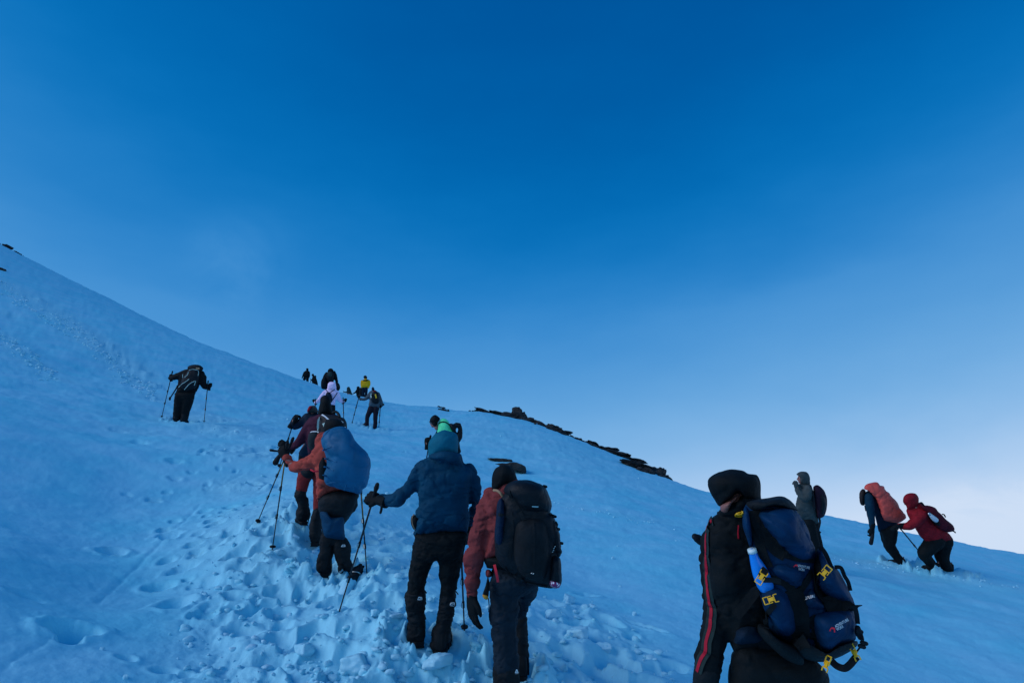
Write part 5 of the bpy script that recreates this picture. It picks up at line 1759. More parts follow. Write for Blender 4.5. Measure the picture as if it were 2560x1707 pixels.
f.lump(g, [(1180, 800), (1380, 790), (1365, 900), (1352, 1000), (1240, 980), (1200, 880)], .16, .16, body=.7)
f.limb(g, [(1290, 830, 88, -.05), (1290, 930, 78, -.05), (1285, 1000, 66, -.05), (1330, 1070, 56, -.05), (1380, 1140, 50, -.05), (1415, 1190, 52, -.05)])
f.limb(g, [(1255, 830, 80, .15), (1262, 930, 66, .2), (1290, 1010, 52, .2), (1345, 1090, 44, .2), (1390, 1160, 40, .2)])
f.part(g, 'trousers', BLACK, wr=.008, wseed=92)
f.boot(1440, 1256, -.05, yaw=-.9, pitch=.3, size=1.0); f.boot(1420, 1250, .2, yaw=-.9, pitch=.3)
w_ = W(*xp('c6', 1084, 795), 13.8)
f.hand(w_, W(*xp('c6', 1080, 850), 13.8) - w_, (0, -1, 0), curl=.9, size=1.2, voxel=.009)
f.finish()
t = thing('backpack', 'tall backpack in a salmon rain cover, leaning far forward', 'backpack', tuple(W(*xp('c6', 1350, 730), 13.9)), 'backpacks')
p = Pack(t, 13.85, 'c6', .018)
p.part('rain_cover', [(985, 338), (995, 292), (1050, 266), (1140, 262), (1172, 290), (1222, 308), (1232, 345), (1290, 382), (1300, 412), (1340, 446), (1392, 505), (1412, 560), (1450, 610), (1476, 652), (1474, 690), (1400, 736), (1340, 730), (1250, 712), (1210, 690), (1180, 600), (1140, 480),
                      (1082, 405), (1030, 352)], .19, .18, SALMON, seed=94, wr=.018, wf=(3, 3, 4), ridg=.012, rf=(2.5, 2.5, 3.2), e=2.5)
t = thing('ice_axe', 'dark ice axe shaft hanging from the glove below the salmon pack cover', 'ice axe', tuple(W(*xp('c6', 1070, 975), 13.8)))
mesh_obj('shaft', *tube([W(*xp('c6', x, y), 13.8) for x, y in ((1112, 700), (1100, 820), (1085, 900), (1070, 972))], [.012, .022, .038, .042], 8), NYLON, t)
mesh_obj('loop', *tube([W(*xp('c6', x, y), 13.78) for x, y in ((1105, 690), (1118, 760), (1100, 840))], .010, 6), NYLON, t)

# ------------------------------------------------------------------ red parka pushing from behind
f = Fig('person in a hooded deep red parka leaning forward, rightmost climber', 13.5, 'c6', (1960, 1310), CREW, .017, 10)
j = Geo()
f.lump(j, [(1478, 604), (1520, 545), (1640, 488), (1730, 560), (1800, 700), (1960, 830), (2035, 935), (2015, 962), (1900, 985), (1765, 988), (1650, 900), (1595, 815), (1545, 720)], .18, .17, e=2.4)
f.limb(j, [(1650, 640, 80, -.14), (1600, 710, 68, -.18), (1530, 762, 54, -.16), (1460, 775, 42, -.1), (1410, 772, 34, -.06)])
f.part(j, 'jacket', DEEPRED, wr=.014, wf=(5, 5, 9), wseed=96, ridg=.010, rf=(5, 2, 8))
g = Geo()
f.lump(g, [(1446, 485), (1452, 430), (1490, 394), (1545, 384), (1600, 395), (1632, 440), (1634, 500), (1640, 560), (1560, 610), (1500, 600), (1492, 560), (1478, 530), (1456, 510)], .14, .14, body=0, e=2.1)
f.part(g, 'hood', DEEPRED, wr=.006, wseed=97)
f.head(1530, 480, 62, (-.9, .3, -.35))
g = Geo()
f.limb(g, [(1830, 950, 100), (1750, 1030, 90, -.06), (1690, 1095, 72, -.1), (1740, 1170, 58, -.05), (1795, 1230, 50), (1840, 1280, 44)])
f.limb(g, [(1920, 950, 105, .08), (1905, 1060, 92, .1), (1910, 1160, 78, .1), (1950, 1240, 60, .1), (1990, 1290, 48, .1)])
f.part(g, 'trousers', BLACK, wr=.012, wseed=98)
f.boot(1850, 1318, 0, yaw=-1.0, pitch=.3); f.boot(2005, 1324, .1, yaw=-1.0, pitch=.3, size=1.05)
w_ = W(*xp('c6', 1412, 772), 13.4)
f.hand(w_, W(*xp('c6', 1375, 778), 13.4) - w_, (0, -.3, 1), curl=1.1, size=1.2, voxel=.009)
f.finish()
t = thing('backpack', 'dark red daypack with a pale bottle in its side pocket', 'backpack', tuple(W(*xp('c6', 1990, 840), 13.4)), 'backpacks')
p = Pack(t, 13.38, 'c6', .016)
p.part('main_compartment', [(1640, 520), (1680, 528), (1745, 530), (1820, 556), (1860, 600), (1900, 635), (1960, 700), (2030, 760), (2055, 805), (2040, 835), (1960, 846), (1860, 800), (1790, 720), (1720, 620)], .17, .15, WINE, seed=99)
p.part('mesh_pocket', [(1790, 690), (1850, 690), (1895, 740), (1885, 785), (1830, 760), (1795, 720)], .19, .05, BLACK, 0, seed=100)
cord('grab_loop', X('c6', [(1640, 505, 13.3), (1665, 500, 13.3), (1690, 530, 13.3)]), .016, NYLON, t)
cord('lash_loop', X('c6', [(1910, 635, 13.3), (1930, 640, 13.3), (1945, 665, 13.3)]), .012, NYLON, t)
cord('loose_strap', X('c6', [(2030, 830, 13.3), (2050, 838, 13.3), (2062, 850, 13.3)]), .012, NYLON, t)
t = thing('water_bottle', 'pale bottle in the side pocket of the dark red daypack', 'bottle', tuple(W(*xp('c6', 1820, 690), 13.2)))
PALEB = plain('pale_bottle', (.55, .62, .66), .3, .3)
mesh_obj('bottle_body', *tube([W(*xp('c6', x, y), 13.18) for x, y in ((1775, 650), (1800, 675), (1832, 702))], [.034, .046, .048], 12), PALEB, t)
mesh_obj('cap', *tube([W(*xp('c6', x, y), 13.18) for x, y in ((1755, 630), (1768, 642))], .03, 10), METAL, t)
pole('trekking pole slanting from the red parka hand to its bent knee', (*xp('c6', 1385, 765), 13.35), (*xp('c6', 1850, 1345), 13.5), rad=.012)

# ------------------------------------------------------------------ lavender jacket
f = Fig('person in a lavender hooded jacket with both poles out, above the black hood', 24.5, 'c4', (857, 1358), CREW, .024, 11)
j = Geo()
f.lump(j, [(720, 590), (860, 560), (975, 600), (975, 690), (935, 790), (918, 886), (800, 890), (690, 880), (700, 760)], .15, .15)
f.limb(j, [(735, 630, 48), (665, 710, 46), (605, 790, 42), (540, 835, 34)])
f.limb(j, [(960, 640, 46), (985, 720, 46), (1020, 785, 42), (1085, 815, 34)])
f.lump(j, [(776, 560), (782, 470), (812, 430), (870, 424), (925, 442), (942, 505), (940, 570), (860, 620)], .16, .15, body=0)
jk = f.part(j, 'jacket', LAV, wr=.010, wseed=110)
f.head(860, 500, 50, (0, 1, 0))
g = Geo(); f.limb(g, [(780, 900, 58), (800, 1050, 46), (815, 1200, 38), (825, 1320, 34)]); f.limb(g, [(870, 900, 58), (885, 1050, 46), (885, 1200, 38), (880, 1320, 34)])
f.part(g, 'trousers', BLACK)
for x, y, x2, y2 in ((530, 840, 505, 800), (1092, 822, 1112, 790)):
    w_ = W(*xp('c4', x, y), 24.5); f.hand(w_, W(*xp('c4', x2, y2), 24.5) - w_, (0, -1, 0), curl=1.3, size=1.1, voxel=.014)
f.finish()
t = thing('backpack', 'small navy drawstring bag with thin cords on the lavender jacket', 'bag', tuple(W(*xp('c4', 800, 810), 24.3)), 'backpacks')
g = Geo(); g.add(*blob(X('c4', [(742, 660), (775, 630), (825, 640), (860, 710), (868, 780), (850, 830), (780, 810), (745, 740)]), 24.33, .1, .08)); g.obj('sack', DNAVY, t)
for pts in ([(738, 572, 24.3), (765, 605, 24.3), (790, 640, 24.25)], [(915, 575, 24.3), (870, 605, 24.3), (825, 640, 24.25)], [(965, 640, 24.3), (915, 720, 24.3), (862, 790, 24.3)]):
    cord('cord', X('c4', pts), .016, DNAVY, t)
pole('right pole of the lavender jacket climber', (*xp('c4', 1080, 740), 24.4), (*xp('c4', 1105, 1340), 24.4), rad=.016)
pole('left pole of the lavender jacket climber', (*xp('c4', 545, 762), 24.4), (*xp('c4', 500, 1330), 24.4), rad=.016)

# ------------------------------------------------------------------ blue grey jacket right of the yellow one
f = Fig('person in a blue grey jacket and dark trousers on the brow, poles either side', 28, 'c4', (1620, 1345), CREW, .026, 12)
j = Geo()
f.lump(j, [(1590, 640), (1640, 590), (1730, 600), (1785, 680), (1795, 780), (1785, 942), (1680, 930), (1580, 912), (1600, 760)], .15, .15)
f.limb(j, [(1615, 640, 34), (1590, 690, 40), (1530, 755, 34), (1455, 768, 30), (1405, 752, 24)])
f.limb(j, [(1765, 660, 38), (1800, 745, 38), (1825, 820, 36), (1845, 880, 28)])
f.part(j, 'jacket', BLUEGREY, wr=.010, wseed=112)
g = Geo(); f.lump(g, [(1640, 590), (1640, 545), (1660, 522), (1682, 535), (1698, 580), (1680, 615)], .12, .12, body=0)
f.part(g, 'beanie', DNAVY)
g = Geo(); f.lump(g, [(1650, 610), (1700, 590), (1735, 600), (1728, 625), (1680, 630)], .13, .12, body=0); f.part(g, 'scarf', DEEPRED)
f.head(1668, 580, 36, (0, 1, 0))
g = Geo(); f.limb(g, [(1630, 945, 64), (1590, 1030, 52), (1555, 1120, 44), (1550, 1210, 40), (1548, 1270, 40)]); f.limb(g, [(1730, 945, 64), (1718, 1050, 52), (1712, 1150, 46), (1712, 1250, 42), (1700, 1320, 42)])
f.part(g, 'trousers', fabric('dark_plum_cloth', (.014, .010, .018)), wr=.008)
f.boot(1535, 1300, yaw=-.8, size=1.1); f.boot(1695, 1352, size=1.1)
for x, y, x2, y2 in ((1405, 752, 1385, 725), (1848, 885, 1830, 900)):
    w_ = W(*xp('c4', x, y), 28); f.hand(w_, W(*xp('c4', x2, y2), 28) - w_, (0, -1, 0), curl=1.3, size=1.15, voxel=.016)
f.finish()
t = thing('backpack', 'black daypack with a yellow stripe and a pale patch on the blue grey jacket', 'backpack', tuple(W(*xp('c4', 1700, 840), 27.8)), 'backpacks')
p = Pack(t, 27.82, 'c4', .022)
p.part('main_compartment', [(1620, 700), (1645, 640), (1705, 618), (1765, 640), (1785, 710), (1790, 800), (1760, 852), (1690, 852), (1632, 800)], .16, .12, NYLON, seed=113)
bv = p.bvh()
ribbon('yellow_stripe', X('c4', [(1712, 668), (1720, 705), (1732, 745)]), .06, YPLAS, t, bv, 27.6, lift=.01)
ribbon('pale_patch', X('c4', [(1628, 662), (1630, 700), (1634, 738)]), .07, PALE, t, bv, 27.6, lift=.01)
pole('pole planted left of the blue grey jacket climber', (*xp('c4', 1395, 700), 28), (*xp('c4', 1255, 1216), 28.3), rad=.018)
pole('pole planted right of the blue grey jacket climber', (*xp('c4', 1812, 880), 28), (*xp('c4', 1780, 1332), 28), rad=.018)

# ------------------------------------------------------------------ yellow jacket facing the camera
f = Fig('person in a yellow jacket with dark shoulders, standing on the crest facing downhill', 54, 'c4', (1505, 745), CREW, .035, 13)
j = Geo()
f.lump(j, [(1450, 395), (1590, 390), (1600, 450), (1582, 532), (1440, 536), (1430, 460)], .16, .16)
f.limb(j, [(1450, 410, 24), (1440, 470, 22), (1448, 535, 17)]); f.limb(j, [(1588, 410, 24), (1598, 470, 22), (1575, 540, 17)])
f.part(j, 'jacket', YELLOW, wr=.01)
g = Geo(); f.lump(g, [(1462, 400), (1475, 385), (1572, 380), (1588, 395), (1560, 412), (1480, 415)], .2, .18, body=0); f.part(g, 'yoke', BLACK)
g = Geo(); f.lump(g, [(1482, 350), (1480, 320), (1500, 300), (1530, 302), (1550, 330), (1552, 360), (1515, 372)], .15, .15, body=0); f.part(g, 'hood', BLACK2)
g = Geo(); f.lump(g, [(1488, 400), (1490, 362), (1545, 362), (1552, 395), (1520, 410)], .18, .12, body=0); f.part(g, 'scarf', YELLOW)
f.head(1516, 345, 24, (0, -1, 0)); f.eyes()
g = Geo(); f.limb(g, [(1478, 550, 30), (1472, 640, 26), (1478, 730, 22)]); f.limb(g, [(1538, 550, 30), (1535, 640, 26), (1525, 730, 22)])
f.part(g, 'trousers', DNAVY)
f.boot(1475, 745, yaw=3.0, pitch=-.1, size=1.2); f.boot(1530, 745, yaw=3.2, pitch=-.1, size=1.2)
f.finish()

# ------------------------------------------------------------------ far figures along the crest
# big dark figure carrying two loads
f = Fig('person in black with a load at each side, behind the lavender hood', 36, 'c4', (800, 980), CREW, .03, 14)
j = Geo()
f.lump(j, [(760, 240), (720, 300), (705, 400), (720, 560), (780, 640), (880, 640), (905, 540), (895, 400), (905, 300), (930, 240)], .2, .2)
f.limb(j, [(900, 250, 40), (930, 320, 36), (950, 400, 30), (955, 440, 26)]); f.limb(j, [(760, 270, 40), (715, 340, 34), (690, 400, 26)])
f.part(j, 'jacket', BLACK, wr=.012)
g = Geo(); f.lump(g, [(778, 235), (785, 190), (812, 165), (845, 160), (880, 180), (895, 225), (850, 255)], .16, .16, body=0); f.part(g, 'hood', BLACK)
f.head(838, 215, 40, (0, 1, -.3))
g = Geo(); f.limb(g, [(780, 640, 50), (790, 780, 42), (800, 960, 34)]); f.limb(g, [(860, 640, 50), (860, 780, 42), (850, 960, 34)]); f.part(g, 'trousers', BLACK)
f.finish()
t = thing('backpack', 'dark backpack with a grey panel on the hunched black figure', 'backpack', tuple(W(*xp('c4', 820, 420), 35.6)), 'backpacks')
g = Geo(); g.add(*blob(X('c4', [(760, 260), (800, 225), (860, 225), (890, 270), (880, 400), (820, 440), (760, 400)]), 35.7, .15)); g.obj('main_compartment', BLACK2, t)
g = Geo(); g.add(*blob(X('c4', [(785, 240), (855, 238), (858, 320), (840, 330), (785, 315)]), 35.6, .14)); g.obj('grey_panel', OLIVE, t)
t = thing('duffel_bag', 'dark duffel bag left of the hunched black figure', 'bag', tuple(W(*xp('c4', 700, 560), 35.7)), 'loads at the sides of the hunched figure')
g = Geo(); g.add(*blob(X('c4', [(665, 375), (700, 330), (745, 345), (760, 450), (760, 560), (700, 572), (652, 545), (646, 440)]), 35.7, .2)); g.obj('sack', BLACK, t)
t = thing('duffel_bag', 'dark duffel bag with a yellow mark right of the lavender hood', 'bag', tuple(W(*xp('c4', 985, 590), 35.7)), 'loads at the sides of the hunched figure')
g = Geo(); g.add(*blob(X('c4', [(930, 440), (965, 430), (1010, 478), (1022, 550), (990, 600), (945, 570)]), 35.7, .2)); sk = g.obj('sack', BLACK, t)
ribbon('yellow_tape', X('c4', [(970, 490, 35.45), (985, 505, 35.45), (1000, 520, 35.45)]), .035, OLIVE, t)

for (lab, d, headp, hr, torso, arms, legs, mt, foot) in [
    ('leftmost of two small dark figures behind the crest, one arm hanging', 50, (378, 182), 26, [(330, 225), (350, 205), (402, 205), (425, 255), (414, 330), (395, 350), (312, 322)],
     [[(322, 240, 18), (295, 300, 16), (276, 355, 12)], [(415, 240, 18), (420, 300, 16), (408, 350, 12)]], [[(330, 330, 26), (305, 430, 24), (310, 540, 20)], [(385, 340, 26), (380, 430, 24), (375, 540, 20)]], BLACK, (345, 560)),
    ('right hand one of two small dark figures behind the crest', 50, (487, 292), 25, [(480, 318), (545, 300), (556, 325), (552, 345), (572, 400), (585, 460), (575, 515), (480, 490), (470, 400)],
     [[(490, 350, 18), (470, 390, 15), (446, 388, 11)]], [[(505, 480, 28), (510, 560, 24), (515, 640, 20)], [(555, 490, 28), (560, 570, 24), (560, 650, 20)]], BLACK, (530, 660)),
    ('small hooded green grey figure low on the crest reaching left with pole', 60, (1185, 545), 24, [(1150, 570), (1160, 530), (1205, 525), (1222, 560), (1242, 620), (1262, 698), (1168, 684), (1160, 620)],
     [[(1170, 600, 16), (1145, 632, 15), (1100, 622, 12)]], [[(1190, 690, 26), (1190, 760, 22), (1190, 820, 18)], [(1235, 690, 26), (1235, 760, 22), (1230, 820, 18)]], OLIVE, (1210, 830)),
    ('dark stooping figure between the green grey one and the yellow jacket', 57, (1368, 545), 25, [(1345, 560), (1350, 520), (1400, 518), (1408, 600), (1395, 700), (1342, 715), (1338, 640)],
     [[(1350, 590, 18), (1315, 635, 15), (1270, 660, 12)]], [[(1360, 700, 28), (1362, 770, 24), (1365, 830, 20)], [(1400, 700, 28), (1402, 770, 24), (1405, 830, 20)]], BLACK, (1385, 845))]:
    f = Fig('person, ' + lab, d, 'c4', foot, CREW, .035, 15)
    j = Geo(); f.lump(j, torso, .17, .17)
    for a in arms: f.limb(j, a)
    f.part(j, 'jacket', mt, wr=.01)
    g = Geo(); x, y = headp; r = hr
    f.lump(g, [(x - r, y), (x - r * .7, y - r * .8), (x, y - r * 1.05), (x + r * .75, y - r * .75), (x + r, y), (x + r * .8, y + r * .9), (x - r * .6, y + r * .9)], .15, .15, body=0)
    f.part(g, 'hood', mt if mt is OLIVE else BLACK)
    f.head(x, y, r * .8, (-.6, .7, 0))
    g = Geo()
    for a in legs: f.limb(g, a)
    f.part(g, 'trousers', BLACK)
    f.finish()
pole('tiny pole beside the right hand one of the two small dark figures', (*xp('c4', 443, 365), 49.5), (*xp('c4', 452, 500), 49.5), rad=.022, basket=False)
pole('tiny pole at the far left of the low green grey figure', (*xp('c4', 1085, 602), 59), (*xp('c4', 1090, 690), 59), rad=.022, basket=False)
t = thing('backpack', 'brown grey backpack beside the dark stooping figure on the crest', 'backpack', tuple(W(*xp('c4', 1440, 715), 56)), 'backpacks')
g = Geo(); g.add(*blob(X('c4', [(1402, 560), (1415, 540), (1455, 545), (1480, 620), (1482, 715), (1410, 720), (1400, 640)]), 56, .2)); g.obj('main_compartment', BLACK2, t)
g = Geo(); g.add(*blob(X('c4', [(1380, 680), (1430, 672), (1440, 715), (1385, 720)]), 55.8, .12)); g.obj('pocket', BROWNY, t)
t = thing('stuff_sack', 'small brick coloured sack below the low green grey figure', 'bag', tuple(W(*xp('c4', 1190, 680), 59.6)))
g = Geo(); g.add(*blob(X('c4', [(1175, 655), (1205, 655), (1212, 680), (1172, 678)]), 59.6, .12)); g.obj('sack', fabric('brick_cloth', (.35, .09, .05)), t)

# ------------------------------------------------------------------ foreground: black coat with striped sleeve
f = Fig('person in black hooded coat with red and green sleeve stripe, closest to camera', 3.1, 'c1', (560, 1568 + 520, 3.2), CREW, .009, 16)
j = Geo()
f.lump(j, [(318, 425), (255, 465), (225, 530), (240, 800), (300, 1100), (400, 1300), (440, 1420), (600, 1480), (800, 1420), (860, 1100), (800, 700), (700, 480), (560, 400), (430, 400)], .17, .18, e=2.5)
f.limb(j, [(330, 520, 90), (300, 580, 104), (292, 700, 106), (294, 830, 108), (304, 950, 104), (308, 1040, 92), (300, 1110, 90, -.01), (288, 1220, 98, -.02), (268, 1320, 98, -.03), (250, 1420, 96, -.04), (235, 1480, 92, -.05)])
f.limb(j, [(600, 480, 90, .1), (480, 600, 80, .35), (330, 640, 60, .5), (240, 620, 45, .5)])
f.lump(j, [(322, 425), (340, 395), (420, 330), (470, 285), (560, 280), (610, 320), (600, 420), (480, 450), (380, 440)], .14, .12, body=0)
jk = f.part(j, 'coat', BLACK, wr=.015, wf=(7, 7, 12), wseed=120, ridg=.009, rf=(3, 3, 9))
g = Geo(); f.limb(g, [(238, 1470, 88, -.05), (232, 1520, 90, -.05), (226, 1600, 88, -.05), (222, 1660, 80, -.05)]); cf = f.part(g, 'cuff', BLACK2, wr=.008, wf=(10, 10, 20), ridg=.005, rf=(3, 3, 30))
w_ = W(*xp('c1', 220, 1690), 3.05); f.hand(w_, (-.05, 0, -1), (-1, -.2, 0), curl=.6, size=1.2)
g = Geo()
f.lump(g, [(240, 205), (248, 172), (290, 142), (350, 124), (400, 111), (470, 116), (500, 126), (512, 140), (535, 143), (548, 140), (560, 143), (578, 144), (598, 165), (609, 200), (609, 250), (606, 300), (606, 340), (560, 372), (500, 340), (470, 285),
           (430, 290), (395, 325), (350, 360), (318, 368), (290, 320), (262, 282), (246, 238)], .16, .17, body=0, e=2.15, k=3)
hd = f.part(g, 'hood', BLACK, .008, wr=.009, wf=(7, 7, 7), wseed=121)
f.head(405, 250, 105, (-.75, .6, -.35))
# the bare cheek shows between the hood edge and the collar
g = Geo(); g.add(*blob(X('c1', [(322, 372), (345, 352), (400, 322), (455, 285), (470, 282), (430, 320), (400, 360), (385, 400), (372, 425), (345, 418), (330, 398)]), 3.05, .10, .1)); 
f.body.add(g.v, g.f)
f.limb(f.body, [(360, 390, 30, -.04), (400, 340, 30, -.06)], body=False)
g = Geo(); f.lump(g, [(300, 405), (318, 400), (330, 415), (338, 436), (318, 434), (304, 418)], .04, .04, body=0); f.part(g, 'zip_guard', NYLON)
g = Geo()
f.lump(g, [(420, 1330), (560, 1290), (800, 1330), (980, 1420), (1070, 1540), (1085, 1700), (1060, 1900), (720, 1950), (420, 1900), (390, 1700), (388, 1560), (392, 1440)], .18, .2, e=2.7)
f.limb(g, [(560, 1700, 170), (550, 1850, 150), (545, 1980, 120), (545, 2150, 105)]); f.limb(g, [(880, 1700, 170), (880, 1850, 150, .1), (870, 2000, 120, .15), (860, 2150, 105, .1)])
tr = f.part(g, 'trousers', BLACK, wr=.012, wf=(6, 6, 9), wseed=123)
g = Geo(); f.lump(g, [(420, 1250), (430, 1190), (560, 1150), (640, 1200), (640, 1290), (480, 1310), (415, 1300)], .185, .1, body=0, dd=-.005); f.part(g, 'shirt_hem', DNAVY, wr=.006, wseed=124)
f.boot(545, 2230, 0); f.boot(860, 2230, .1)
bvj = bvh_of([jk])
SL = [(170, 262), (142, 292), (126, 340), (121, 420), (121, 500), (122, 600), (125, 700), (131, 780), (137, 850), (148, 925), (160, 962), (155, 1050), (140, 1150), (120, 1230), (108, 1320), (75, 1380), (48, 1470)]
ribbon('green_stripe', X('q1', [(x + 3, y) for x, y in SL]), .046, GREENC, jk, bvj, 3.0, lift=.004, thick=.0015, k=6)
ribbon('red_stripe', X('q1', SL), .0145, REDC, jk, bvj, 3.0, lift=.007, thick=.0015, k=6)
ribbon('chest_piping', X('q1', [(372, 300), (368, 350), (370, 410)]), .005, REDC, jk, bvj, 3.0)
g = Geo(); g.add(*tube([W(*xp('c1', x, y), 3.6) for x, y in ((230, 620), (195, 600), (170, 582), (156, 573))], [.024, .024, .022, .017], 10)); g.obj('glove', NYLON, f.t)
f.finish()

PA = thing('backpack', 'large navy and black backpack with yellow buckles on the black coat', 'backpack', tuple(W(*xp('c1', 900, 1400), 2.9)), 'backpacks')
p = Pack(PA, 2.93, 'c1', .009)
TL = (0.0000, .0000)
p.part('main_compartment', [(482, 410), (500, 345), (560, 330), (650, 320), (740, 312), (800, 335), (850, 400), (900, 490), (945, 590), (975, 650), (990, 760), (1010, 880), (1060, 1000), (1100, 1100), (1120, 1240), (1080, 1370),
                            (1000, 1420), (900, 1380), (820, 1310), (740, 1280), (690, 1240), (655, 1180), (640, 1080), (610, 1000), (590, 900), (600, 820), (560, 700), (520, 620), (490, 500)], .16, .16, NAVYP, seed=130, wr=.012, wf=(5, 5, 8), e=2.8, ridg=.006, rf=(4, 4, 9))
p.part('lid', [(560, 420), (590, 385), (650, 360), (740, 350), (810, 370), (862, 410), (905, 490), (945, 580), (970, 650), (972, 700), (955, 735), (905, 745), (830, 725), (750, 690), (690, 640), (640, 560), (590, 480)], .25, .05, NAVYP, seed=131, wr=.012, wf=(6, 6, 9), e=2.5, ridg=.008, rf=(4, 4, 10))
p.part('top_band', [(500, 345), (560, 322), (650, 312), (740, 299), (792, 315), (830, 350), (862, 402), (810, 382), (740, 368), (650, 372), (590, 392), (530, 402)], .17, .10, BLACK2, seed=132, wr=.006, e=2.4)
p.part('shoulder_panel', [(484, 400), (500, 362), (520, 400), (535, 480), (545, 560), (548, 640), (530, 650), (508, 590), (480, 500)], .19, .05, NAVYP, seed=133, wr=.004)
p.part('middle_pocket', [(650, 760), (740, 740), (860, 770), (935, 800), (925, 870), (900, 940), (820, 930), (740, 880), (660, 830)], .21, .05, NAVYP, seed=134, e=2.4)
p.part('side_pocket', [(600, 925), (690, 890), (780, 930), (835, 1010), (850, 1120), (845, 1230), (770, 1272), (705, 1240), (655, 1130), (612, 1010)], .22, .1, NAVYP, seed=135, wr=.010, e=2.5)
p.part('side_pocket', [(975, 690), (1010, 650), (1060, 740), (1120, 785), (1160, 840), (1205, 930), (1238, 1020), (1240, 1060), (1110, 1020), (1010, 960), (960, 880), (965, 780)], .20, .16, NAVYP, seed=136, wr=.010, e=2.5)
p.part('front_pocket', [(940, 1090), (1050, 1065), (1180, 1055), (1235, 1080), (1256, 1160), (1258, 1240), (1225, 1300), (1130, 1350), (1060, 1385), (985, 1340), (950, 1240)], .235, .18, NAVYP, seed=137, wr=.010, e=2.6, ridg=.006, rf=(4, 4, 9))
p.part('small_pocket', [(895, 985), (920, 930), (950, 900), (975, 950), (1000, 1010), (1060, 1060), (1000, 1085), (920, 1075), (892, 1040)], .225, .1, NAVYP, seed=138, wr=.004, e=2.3)
p.part('base_panel', [(820, 1240), (900, 1290), (985, 1340), (1060, 1385), (1170, 1340), (1250, 1275), (1265, 1310), (1200, 1360), (1110, 1400), (1020, 1425), (930, 1410), (850, 1370), (800, 1310)], .21, .16, BLACK2, seed=139, wr=.005)
p.part('hip_belt', [(590, 1160), (640, 1180), (720, 1260), (860, 1330), (900, 1400), (880, 1450), (760, 1400), (640, 1290), (580, 1210)], .21, .12, BLACK, seed=140, wr=.006)
bv = p.bvh()
for pts, w__ in (([(560, 400), (590, 490), (640, 580), (700, 655), (770, 700)], .050), ([(760, 700), (860, 728), (955, 738)], .018), ([(815, 930), (850, 1020), (868, 1120), (872, 1220), (890, 1320)], .072), ([(975, 850), (985, 930), (1050, 1000), (1130, 1040), (1240, 1050)], .075), ([(945, 815), (905, 885), (850, 955), (800, 1000)], .028),
                 ([(620, 855), (690, 865), (760, 880), (830, 950)], .034), ([(930, 1120), (960, 1180), (975, 1260), (1010, 1340)], .05), ([(990, 720), (1000, 800), (985, 860)], .05), ([(650, 540), (720, 620), (800, 700)], .030),
                 ([(560, 440), (580, 560), (620, 680), (660, 780)], .04), ([(600, 905), (540, 980), (470, 1070), (430, 1110)], .040), ([(700, 1030), (640, 1120), (640, 1200)], .02)):
    ribbon('webbing', X('c1', pts), w__, BLACK, PA, bv, 2.8, lift=.003, thick=.003)
for pts, w__ in (([(1005, 640, 2.86), (1040, 690, 2.84), (1062, 740, 2.83), (1082, 790, 2.82)], .022), ([(1105, 780, 2.84), (1148, 785, 2.83), (1172, 840, 2.83), (1196, 880, 2.83), (1212, 940, 2.84)], .016),
                 ([(1240, 1040, 2.80), (1255, 1100, 2.80), (1262, 1165, 2.80)], .018)):
    ribbon('webbing', X('c1', pts), w__, NYLON, PA)
lp = ribbon('haul_loop', X('c1', [(1082, 1415, 2.84), (1120, 1450, 2.82), (1170, 1466, 2.80), (1205, 1445, 2.80), (1235, 1410, 2.80), (1256, 1385, 2.81)]), .028, NYLON, PA)
cord('draw_cord', X('c1', [(1262, 1200, 2.78), (1285, 1225, 2.76), (1300, 1270, 2.76), (1285, 1310, 2.77), (1262, 1345, 2.78), (1245, 1370, 2.79)]), .0035, NYLON, PA)
for x, y in ((1305, 1295), (1290, 1318), (1272, 1215)):
    mesh_obj('cord_lock', *tube([W(*xp('c1', x - 14, y - 4), 2.76), W(*xp('c1', x + 14, y + 4), 2.76)], .0085, 8), NYLON, PA)
mesh_obj('strap_stub', *tube([W(*xp('c1', x, y), 2.78) for x, y in ((1262, 1195), (1268, 1225), (1280, 1255))], [.012, .016, .012], 8), NYLON, PA)
for (x, y, rot, sz, ed) in ((606, 850, -59, .84, 0), (672, 1001, -14, .86, 0), (1042, 814, -48, .86, 0), (1250, 1355, 63, .95, .9), (1063, 1440, 108, .95, .9)):
    px, py = xp('c1', x, y)
    if rot in (-48,):
        rot += 180
    b = buckle(px, py, rot, 2.70 if x == 606 else 2.72 if x < 1200 else 2.78, PA, bv if 606 < x < 1100 and y < 1200 else None, sz, ed)
ring = [(x, y) for x, y in ((430, 420), (440, 408), (462, 404), (486, 406), (490, 414), (478, 426), (455, 430), (434, 426), (430, 420))]
bvb = bvh_of([jk] + p.objs)
cord('yellow_ring', X('c1', ring), .0032, YPLAS, PA, d=2.9, bvh=bvb, lift=.006, k=3)
g = Geo(); g.add(*blob(X('c1', [(432, 420), (445, 410), (470, 420), (474, 428), (450, 431)]), 2.86, .006)); g.obj('yellow_tab', YPLAS, PA)
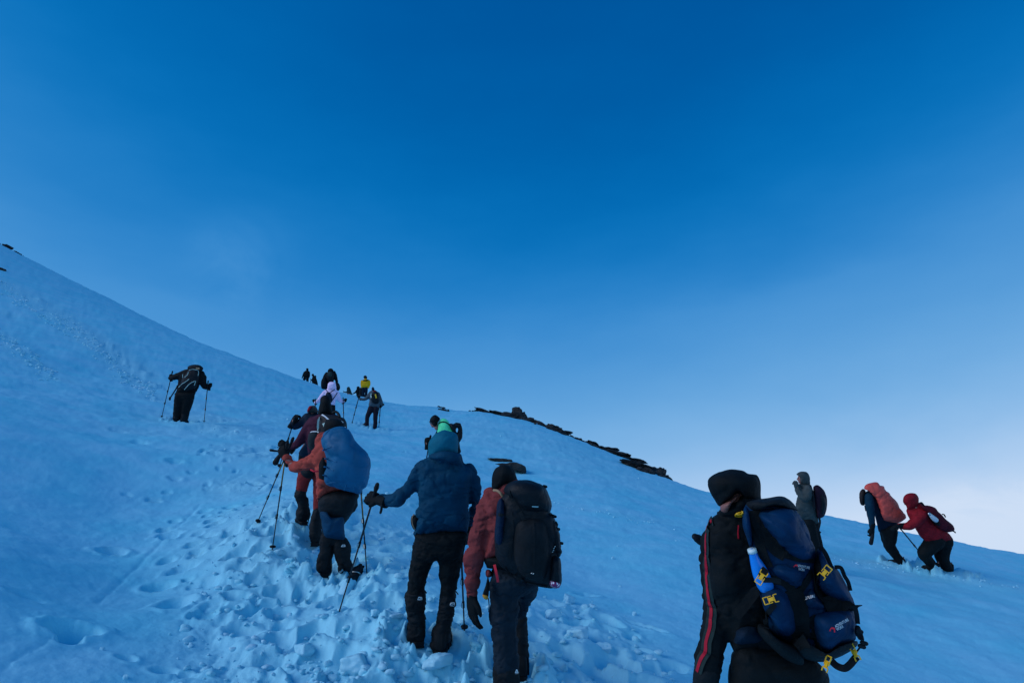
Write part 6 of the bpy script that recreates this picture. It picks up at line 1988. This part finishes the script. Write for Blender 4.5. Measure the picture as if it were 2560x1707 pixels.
for (tx, cx, cy, h, rot, sh, sq) in (('ADVENTURE', 893, 777, 17, 11, .0, .64), ('WORX', 880, 797, 17, 9, .0, .58), ('ADVENTURE', 1154, 1160, 20, -29, -.1, .64), ('WORX', 1141, 1193, 20, -29, -.1, .58), ('XPLORE', 939, 983, 19, -12, 0, .68)):
    px, py = xp('c1', cx, cy)
    lettering('lettering', tx, px, py, h / 2.718, rot, WHITE, PA, bv, 2.75, .006, sq, sh)
px, py = xp('c1', 943, 997); s_ = 1 / 2.718
printed('underline', [[(px - 26 * s_, py + 4 * s_), (px + 30 * s_, py - 7 * s_), (px + 30 * s_, py - 5 * s_), (px - 26 * s_, py + 6.5 * s_)]], WHITE, PA, bv, 2.75, .007)
for (cx, cy, sc, rot) in ((836, 773, .9, 12), (1086, 1200, 1.15, 5)):
    # red peak shaped mark left of the words
    px, py = xp('c1', cx, cy); a = math.radians(rot)
    def rp(u, v): return (px + (u * math.cos(a) - v * math.sin(a)) * sc * s_, py + (u * math.sin(a) + v * math.cos(a)) * sc * s_)
    printed('logo_mark', [[rp(-16, 6), rp(-12, -8), rp(-4, -13), rp(-6, -5), rp(-10, 8)], [rp(-4, -13), rp(4, -12), rp(3, -4), rp(-6, -5)], [rp(4, -12), rp(14, -10), rp(18, 12), rp(12, 14), rp(8, -1), rp(3, -4)]], REDP, PA, bv, 2.75, .006)
t = thing('water_bottle', 'bright blue water bottle with a pale cap in the side of the navy backpack', 'bottle', tuple(W(*xp('c1', 640, 900), 2.78)))
mesh_obj('bottle_body', *tube([Vector(q) for q in smooth_line([tuple(W(*xp('c1', x, y), 2.79)) for x, y in ((548, 678), (560, 720), (585, 780), (610, 840), (635, 905))], 3)], [f_ / 2.718 * 2.79 / FPX for f_ in (25, 27, 29, 32, 37, 42, 47, 51, 54, 55, 56, 56, 54)], 20), BOTTLE, t)
mesh_obj('cap', *tube([W(*xp('c1', 541, 656), 2.79), W(*xp('c1', 549, 682), 2.79)], [.018, .0185], 18, ball=False), plain('pale_cap', (.62, .80, .78), .4), t)
# webbing and buckle that hold the bottle, over it
ribbon('webbing', X('c1', [(640, 790, 2.735), (620, 818, 2.73), (606, 850, 2.73)]), .030, BLACK, PA)
ribbon('webbing', X('c1', [(618, 868, 2.735), (680, 868, 2.73), (740, 880, 2.74)]), .020, NYLON, PA)
